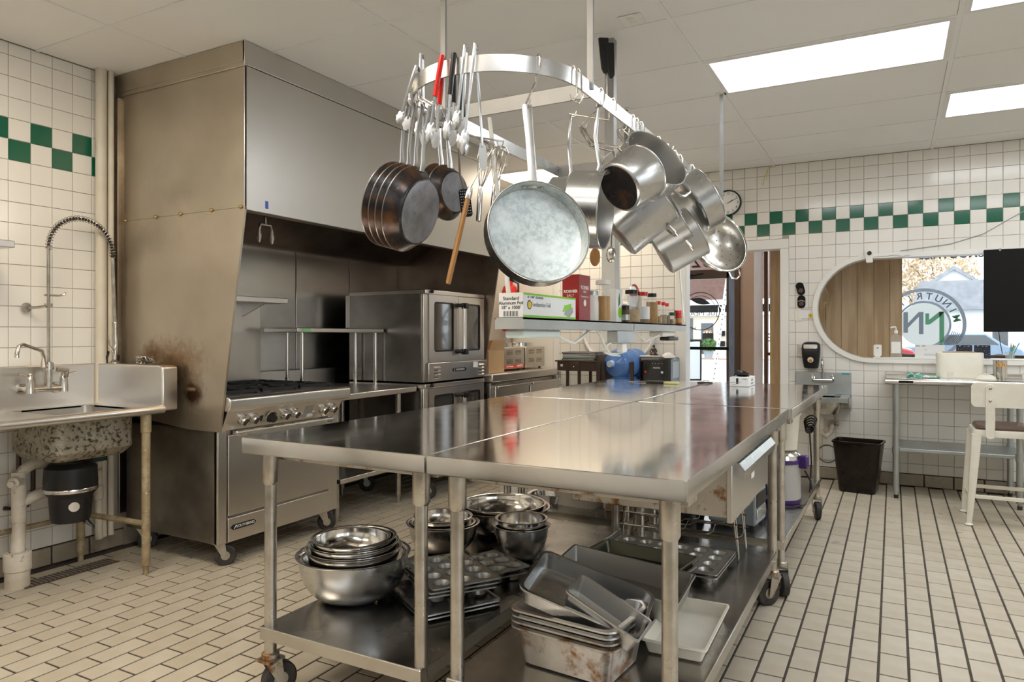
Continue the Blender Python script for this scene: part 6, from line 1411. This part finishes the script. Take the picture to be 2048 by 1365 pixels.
bx(t, 'switch_plate', K['cream'], -.765, -.70, YWt-.005, YWt, 1.365, 1.47, bevel=.003); bx(t, 'yellow_patch', K['yellow'], -.655, -.62, y_-.0006, y_, 1.395, 1.43, bevel=0); text('lettering', 'Hand Wash Sink', .012, K['salt'], t, (-.675, y_-.0005, 1.468), (1, 0, 0), UZ); text('lettering', 'A', .024, K['ink'], t, (-.6375, y_-.001, 1.412), (1, 0, 0), UZ)
t = wallbox('switch_plate', 'steel double switch plate behind the soap dispenser', 'switch', -.745, -.66, 1.05, 1.16, .006, K['leg']); bx(t, 'switch', K['cream'], -.735, -.725, YWt-.016, YWt-.006, 1.09, 1.115); bx(t, 'switch', K['cream'], -.715, -.705, YWt-.016, YWt-.006, 1.09, 1.115)
# soap dispenser
t = thing('soap_dispenser', 'black wall soap dispenser above the hand sink', 'soap dispenser', (-.628, YWt, .955)); rings = []
for z, w_, d_ in ((0, .052, .07), (.01, .058, .085), (.06, .066, .10), (.13, .073, .11), (.175, .075, .11), (.21, .070, .10), (.225, .055, .085), (.23, .03, .06)): rings.append([(p[0], p[1], z) for p in rrect(-w_, w_, -d_, 0, min(.03, w_*.6), 4)])
MB().loft(rings).build('housing', K['black'], t); MB().prism(rrect(-.055, .055, -.015, .022, .012), 0, .004, axes((0, -.108, .185), (0, -1, .25), UZ)).build('window', K['chrome'], t); MB().lathe([(0, .003), (.024, .003)], 20, axes((0, -.100, .075), (0, -1, -.12), UZ)).build('logo_disc', K['cream'], t); MB().lathe([(0, .004), (.014, .004)], 16, axes((0, -.101, .068), (0, -1, -.12), UZ)).build('logo_mark', mat('orange_print', (.65, .20, .04), .5), t)
# hand sink
t = thing('hand_sink', 'small wall mounted stainless hand sink with a faucet', 'sink', (-.535, YWt, .60)); x0, x1 = -.757, -.315
bx(t, 'splashback', K['galv'], x0, x1, YWt-.02, YWt, .735, .925, bevel=.004); bx(t, 'sticker', mat('teal_sticker', (.05, .35, .42), .5), -.39, -.33, YWt-.021, YWt-.02, .905, .92, bevel=0)
mb = MB(); Pi = rrect(-.70, -.385, 6.31, 6.57, .05, 5); yb, yfr = YWt-.02, 6.245
for q in ((x0, -.70, yfr, yb), (-.385, x1, yfr, yb), (-.70, -.385, yfr, 6.31), (-.70, -.385, 6.57, yb)): mb.box(q[0], q[1], q[2], q[3], .70, .735)
mb.build('rim', K['galv'], t, world=True); mb = MB(); Po = rrect(-.70, -.385, 6.31, 6.57, .05, 5); Pm = rrect(-.68, -.405, 6.33, 6.55, .06, 5)
mb.loft([[(p[0], p[1], .725) for p in Po], [(p[0], p[1], .66) for p in Po], [(p[0], p[1], .595) for p in Pm], [(p[0], p[1], .59) for p in rrect(-.60, -.48, 6.4, 6.48, .02, 5)]], cap=(False, True)); mb.build('bowl', K['leg'], t, world=True)
for x in (x0, x1): MB().prism([(yb, .735), (yfr, .735), (yfr, .70), (yb, .60)], -.003, .003, Matrix(((0, 0, 1, x), (1, 0, 0, 0), (0, 1, 0, 0), (0, 0, 0, 1)))).build('end_gusset', K['galv'], t, world=True)
fx, fy = -.535, YWt-.045
MB().tube([(fx-.075, fy, .855), (fx+.075, fy, .855)], .019, 12).tube([(fx-.075, fy, .855), (fx-.075, fy+.03, .86)], .015, 10).tube([(fx+.075, fy, .855), (fx+.075, fy+.03, .86)], .015, 10).build('faucet_body', K['polish'], t, world=True)
MB().tube([(fx, fy, .855), (fx, fy, .99)]+[(fx, fy-.045+.045*math.cos(a), .99+.045*math.sin(a)) for a in [PI*i/8 for i in range(9)]]+[(fx, fy-.09, .96)], .009, 10).build('gooseneck', K['polish'], t, world=True)
for s in (-1, 1): MB().tube([(fx+s*.075, fy, .87), (fx+s*.075, fy, .895), (fx+s*.078, fy-.05, .90)], [.016, .013, .007], 10).build('lever', K['polish'], t, world=True)
MB().tube([(-.53, 6.44, .595), (-.53, 6.44, .50), (-.53, 6.45, .42), (-.50, 6.48, .39), (-.47, 6.52, .42), (-.46, 6.55, .47), (-.46, YWt, .47)], .02, 12).build('trap', K['pipe'], t, world=True); MB().lathe([(0, 0), (.045, 0), (.045, .006), (.02, .01)], 20, axes((-.46, YWt, .47), (0, -1, 0), UZ)).build('wall_flange', K['pipe'], t, world=True)
MB().tube([(-.45, 6.5, .60), (-.43, 6.55, .52), (-.425, 6.6, .49)], .006, 8).ball((-.425, 6.61, .485), .02).build('supply_valve', K['chrome'], t, world=True)
t = thing('wall_outlet', 'white outlet with a looped dark cord low on the tiled wall', 'outlet', (-.50, YWt, .22)); MB().box(-.04, .04, -.008, 0, -.055, .055).build('plate', K['white'], t, bevel=.003); MB().tube([(.075*math.cos(2*PI*i/24), -.02, .075*math.sin(2*PI*i/24)) for i in range(24)], .005, 6, closed=True).build('cord_loop', K['umber'], t)
# waste bin
t = thing('waste_bin', 'dark brown tapered plastic waste bin by the tiled wall', 'waste bin', (-.245, 6.27, 0), -.12); rings = []
for z, w_, l_ in ((0, .125, .095), (.012, .132, .102), (.39, .172, .132), (.392, .18, .14), (.405, .18, .14), (.405, .168, .128), (.02, .125, .095)): rings.append([(p[0], p[1], z) for p in rrect(-w_, w_, -l_, l_, .035, 5)])
MB().loft(rings, cap=(True, True)).build('shell', K['bin'], t)
# steel table against the wall
wt2 = thing('wall_table', 'steel table with a rounded front edge and low shelf under the round window', 'table', (.40, 6.36, 0)); X0, X1, Y0, Y1 = -.055, .87, 6.075, 6.655
bx(wt2, 'table_top', K['polish'], X0, X1, Y0+.02, Y1, .885, .915, bevel=.004); MB().tube([(X0, Y0+.022, .893), (X1, Y0+.022, .893)], .023, 14).build('front_bullnose', K['polish'], wt2, world=True); bx(wt2, 'rear_upstand', K['polish'], X0, X1, Y1-.015, Y1, .915, .945)
bx(wt2, 'maker_label', K['blackm'], .035, .13, Y0-.0035, Y0-.001, .884, .902, bevel=0)
bx(wt2, 'low_shelf', K['galv'], X0+.05, X1-.05, Y0+.06, Y1-.02, .36, .385, bevel=.003)
for x in (.018, .79):
    for y in (6.135, 6.61): MB().tube([(x, y, .0), (x, y, .045), (x, y, .046), (x, y, .885)], [.014, .014, .0215, .0215], 14).build('leg', K['galv'], wt2, world=True); MB().tube([(x, y, .345), (x, y, .40)], .027, 14).build('shelf_collar', K['galv'], wt2, world=True); MB().cyl((x, y, 0), (x, y, .03), .016, n=12).build('foot', K['rubber'], wt2, world=True)
ZT2 = .916
t = thing('white_metal_box', 'cream metal bread box with rounded ends on the wall table', 'box', (.448, 6.46, ZT2)); P = rrect(-.155, .155, -.09, .09, .05, 6); MB().loft([[(p[0], p[1], z) for p in P] for z in (0, .185)]+[[(p[0]*.985, p[1]*.97, .192) for p in P]]).build('case', K['cream'], t); MB().box(-.11, .10, -.06, .06, .192, .20).build('lid_panel', K['cardboard'], t, bevel=.003)
t = thing('straw_tin', 'steel tin with orange lettering on the wall table', 'tin', (.705, 6.42, ZT2)); MB().lathe([(0, 0), (.044, 0), (.047, .135), (.049, .137), (.045, .137), (.042, .004)], 32).build('tin', K['polish'], t); o = Vector(t.location)
for ch, a in (('a', -.45), ('s', 0), ('h', .45)): text('lettering', ch, .045, mat('orange_lettering', (.75, .32, .01), .4), t, (o.x+.0485*math.sin(a), o.y-.0485*math.cos(a), o.z+.108), (math.cos(a), math.sin(a), 0), UZ, bold=.001)
tw = thing('green_cloth', 'green and white patterned cloth lying on the wall table', 'cloth', (.20, 6.30, ZT2)); rnd = random.Random(12); vs = []; fs = []; nx, ny = 22, 12
for i in range(nx):
    for j in range(ny): vs.append((-.11+.22*i/(nx-1), -.07+.14*j/(ny-1), .004+.030*max(0, math.sin(i*.6)*math.cos(j*.7+i*.2))*math.exp(-((i-5)/7)**2)+.012*rnd.random()*.5))
for i in range(nx-1):
    for j in range(ny-1): fs.append((i*ny+j, (i+1)*ny+j, (i+1)*ny+j+1, i*ny+j+1))
cl = MB().add(vs, fs).build('cloth', K['teal'], tw, ang=80); sm = cl.modifiers.new('solid', 'SOLIDIFY'); sm.thickness = .003; sm.offset = 1
t = thing('plastic_cup', 'small clear plastic cup between the cloth and the tin', 'cup', (.375, 6.22, ZT2)); MB().lathe([(0, 0), (.018, 0), (.023, .05), (.024, .05), (.0215, .048), (.017, .003), (0, .003)], 24).build('cup', K['bottleglass'], t)
t = thing('crumpled_hat', 'crumpled cream cloth cap beside the tin', 'cloth', (.60, 6.28, ZT2)); rings = []; rnd = random.Random(8)
for i in range(7):
    a = PI/2*i/6; rings.append([(.07*math.cos(a)*math.cos(2*PI*j/18)*(1+rnd.uniform(-.1, .1)), .05*math.cos(a)*math.sin(2*PI*j/18)*(1+rnd.uniform(-.1, .1)), .038*math.sin(a)*(1+rnd.uniform(-.15, .1))) for j in range(18)])
MB().loft(rings).build('cloth', K['cream'], t, ang=60)
# on the sill
ZW = WZ0+.0125; YS = YW+.02
t = thing('sanitizer_bottle', 'clear pump bottle of sanitizer on the window sill', 'bottle', (.018, YS, ZW)); MB().loft([[(p[0], p[1], z) for p in rrect(-w_, w_, -l_, l_, min(.012, l_*.9), 4)] for z, w_, l_ in ((0, .042, .026), (.15, .042, .026), (.175, .038, .024), (.19, .02, .018), (.20, .013, .013))]).build('bottle', K['clear'], t); MB().box(-.034, .034, -.0268, -.026, .035, .13).build('label_print', K['whiteprint'], t); MB().tube([(0, 0, .20), (0, 0, .225)], .014, 12).tube([(0, 0, .225), (0, 0, .25)], .005, 8).tube([(0, 0, .25), (-.02, -.0, .252), (-.04, 0, .246)], .007, 8).build('pump', K['white'], t)
t = thing('white_sensor', 'small white gadget on a stand on the window sill', 'gadget', (-.117, YS, ZW)); MB().prism(rrect(-.03, .03, 0.01, .105, .01), -.008, .008, Matrix.Rotation(PI/2, 4, 'X')).build('panel', K['white'], t); MB().box(-.02, .02, -.02, .02, 0, .012).build('foot', K['white'], t, bevel=.003); MB().box(-.008, .008, -.0086, -.008, .07, .082).build('mark', K['grey'], t)
t = thing('folded_paper', 'flat folded paper lying at the left end of the window sill', 'paper', (-.235, YS-.02, ZW+.012)); MB().box(-.04, .045, -.02, .02, -.02, -.008).build('sheets', K['cardboard'], t)
t = thing('menu_card', 'white printed menu card standing on the window sill', 'card', (.26, YS+.01, ZW)); MB().box(-.105, .105, -.004, .004, 0, .105).build('card', K['paper'], t); o = Vector(t.location); text('lettering', '17', .018, K['grey'], t, (o.x-.03, o.y-.0045, o.z+.065), (1, 0, 0), UZ); MB().box(-.1, -.07, -.0046, -.004, .092, .10).box(-.055, -.03, -.0046, -.004, .092, .10).box(-.04, .08, -.0046, -.004, .03, .033).box(-.04, .06, -.0046, -.004, .02, .023).build('print', K['grey'], t)
for k, x in enumerate((.50, .62)):
    t = thing('speckled_board', '%s black speckled stone board leaning behind the cream box' % ('left' if k == 0 else 'right'), 'board', (x, YS+.02, ZW)); MB().prism(rrect(-.055, .055, 0, .105, .006), -.006, .006, axes((0, 0, 0), (0, -1, .1), (0, .1, 1))).build('board', mat('speckled_stone', (.02, .025, .04), .25, var=(90, (.30, .33, .40), .58, .66)), t)
sc = thing('straw_cup', 'clear cup of coloured straws on the window sill', 'cup', (.80, YS, ZW)); MB().lathe([(0, 0), (.03, 0), (.036, .055), (.034, .055), (.028, .003)], 20).build('cup', K['bottleglass'], sc); rnd = random.Random(2)
for k in range(11):
    t = thing('drinking_straw', '%s drinking straw in the clear cup on the sill' % ('blue', 'red', 'green', 'yellow', 'pale blue')[k % 5], 'straw', (.80+rnd.uniform(-.015, .015), YS+rnd.uniform(-.012, .012), ZW+.004), group='straws in the cup'); MB().tube([(0, 0, 0), (-.02+.006*k+.012, rnd.uniform(-.01, .01), .11+rnd.uniform(-.015, .01))], .0035, 7).build('tube', K['straw'][k % 5], t)
# black screen hung in the window
t = thing('wall_screen', 'flat black screen hung over the right part of the window', 'screen', (.93, YW-.03, 1.26)); bx(t, 'panel', K['blackm'], .622, 1.25, YW-.055, YW-.035, 1.268, 1.91, bevel=.004); MB().tube([(.72, YW-.045, 1.27), (.73, YW-.04, 1.18), (.745, YW-.03, 1.10)], .003, 6).build('cable', K['black'], t, world=True); bx(t, 'clip', K['chrome'], .72, .735, YW-.058, YW-.03, 1.895, 1.918)
# security camera on the window frame
t = thing('security_camera', 'small white security camera on top of the window frame', 'camera', (-.177, YW-.03, 1.885)); MB().prism(rrect(-.03, .03, .0, .062, .008), -.03, .03, Matrix.Rotation(PI/2, 4, 'X')).build('housing', K['white'], t); MB().prism(rrect(-.025, .025, -.035, .0, .008), -.02, .03, Matrix.Rotation(PI/2, 4, 'X')).build('base', K['white'], t); MB().lathe([(0, .004), (.016, .004), (.018, 0)], 20, axes((0, -.031, .042), (0, -1, 0), UZ)).build('lens', K['black'], t)
t = thing('white_cable', 'thin white cable running along the top of the window frame', 'cable', (0, YW-.035, 1.93)); MB().tube([(-.15, 0, -.03), (-.05, 0, -.028), (.02, 0, -.02), (.06, -.003, -.035), (.12, 0, -.028)], .003, 6).build('cord', K['white'], t)
t = thing('ceiling_cable', 'thin grey cable hanging along the tiled wall above the window', 'cable', (.3, YW-.012, 1.94)); MB().tube([(-.25, 0, .0), (.1, 0, .035), (.32, 0, .10), (.5, 0, .21), (.62, 0, .28)], .003, 6).build('cord', K['grey'], t)
# stool
t = thing('metal_stool', 'cream metal stool with a brown seat pad pulled up to the wall table', 'stool', (.635, 5.69, 0)); cm = K['cream']; SB = .625
rings = []
for z, w_ in ((SB-.045, .175), (SB-.02, .178), (SB, .172)): rings.append([(p[0], p[1], z) for p in rrect(-w_, w_, -w_, w_, .045, 5)])
MB().loft(rings).build('seat', cm, t); rings = []
for z, w_ in ((SB, .155), (SB+.012, .16), (SB+.028, .15), (SB+.033, .12)): rings.append([(p[0], p[1], z) for p in rrect(-w_, w_, -w_, w_, .05, 5)])
MB().loft(rings).build('seat_pad', K['leather'], t)
for sx in (-1, 1):
    for sy in (-1, 1):
        a, b = Vector((sx*.155, sy*.155, SB-.03)), Vector((sx*.20, sy*.20, .02)); lgm = MB(); rings = []
        for f_, w_ in ((0, .030), (.5, .024), (.85, .019), (1, .015)):
            p = a.lerp(b, f_); rings.append([(p.x+q[0], p.y+q[1], p.z) for q in rrect(-w_, w_, -w_, w_, w_*.5, 2)])
        lgm.loft(rings).build('leg', cm, t); MB().lathe([(0, 0), (.026, 0), (.026, .008), (.014, .022)], 16, Matrix.Translation((b.x, b.y, 0))).build('foot', cm, t); MB().lathe([(.0265, 0), (.0265, .006)], 16, Matrix.Translation((b.x, b.y, 0))).build('foot_pad', K['rubber'], t)
    MB().box(sx*.19-.006, sx*.19+.006, -.19, .19, .155, .18).build('stretcher', cm, t, bevel=.003)
for sy in (-1, 1): MB().box(-.19, .19, sy*.19-.006, sy*.19+.006, .18, .205).build('stretcher', cm, t, bevel=.003)
MB().prism(rrect(-.19, .19, .775, .935, .035, 5), .188, .198, Matrix.Rotation(PI/2, 4, 'X')).build('backrest', cm, t, bevel=.002)
for x in (-.085, .16-.02):
    up = MB().prism(rrect(-.026, .026, .57, .925, .025, 5), .198, .207, Matrix.Translation((x, 0, 0)) @ Matrix.Rotation(PI/2, 4, 'X')).build('back_upright', cm, t, bevel=.003)
    for z in (.90, .82): MB().ball((x, -.209, z), .009, .005, .009, 10, 6).build('rivet', K['chrome'], up)
# ceiling outlet
t = thing('ceiling_outlet', 'square white outlet plate set in the ceiling above the rack', 'outlet', (-1.10, 3.25, ZC)); MB().box(-.055, .055, -.055, .055, -.008, -.001).build('plate', K['white'], t, bevel=.003)
for y in (-.022, .022): MB().prism(rrect(-.018, .018, y-.014, y+.014, .01), -.0095, -.008).build('socket', K['cream'], t)
t = thing('yellow_string', 'frayed yellow string hanging from the ceiling edge', 'string', (-.985, YW-.02, ZC-.002)); MB().tube([(.06, 0, -.01), (0, 0, -.02), (-.03, 0, -.09), (-.05, 0, -.17)], .003, 5).tube([(0, 0, -.02), (-.015, 0, -.12)], .002, 5).build('strand', mat('yellow_string', (.70, .60, .22), .8), t)
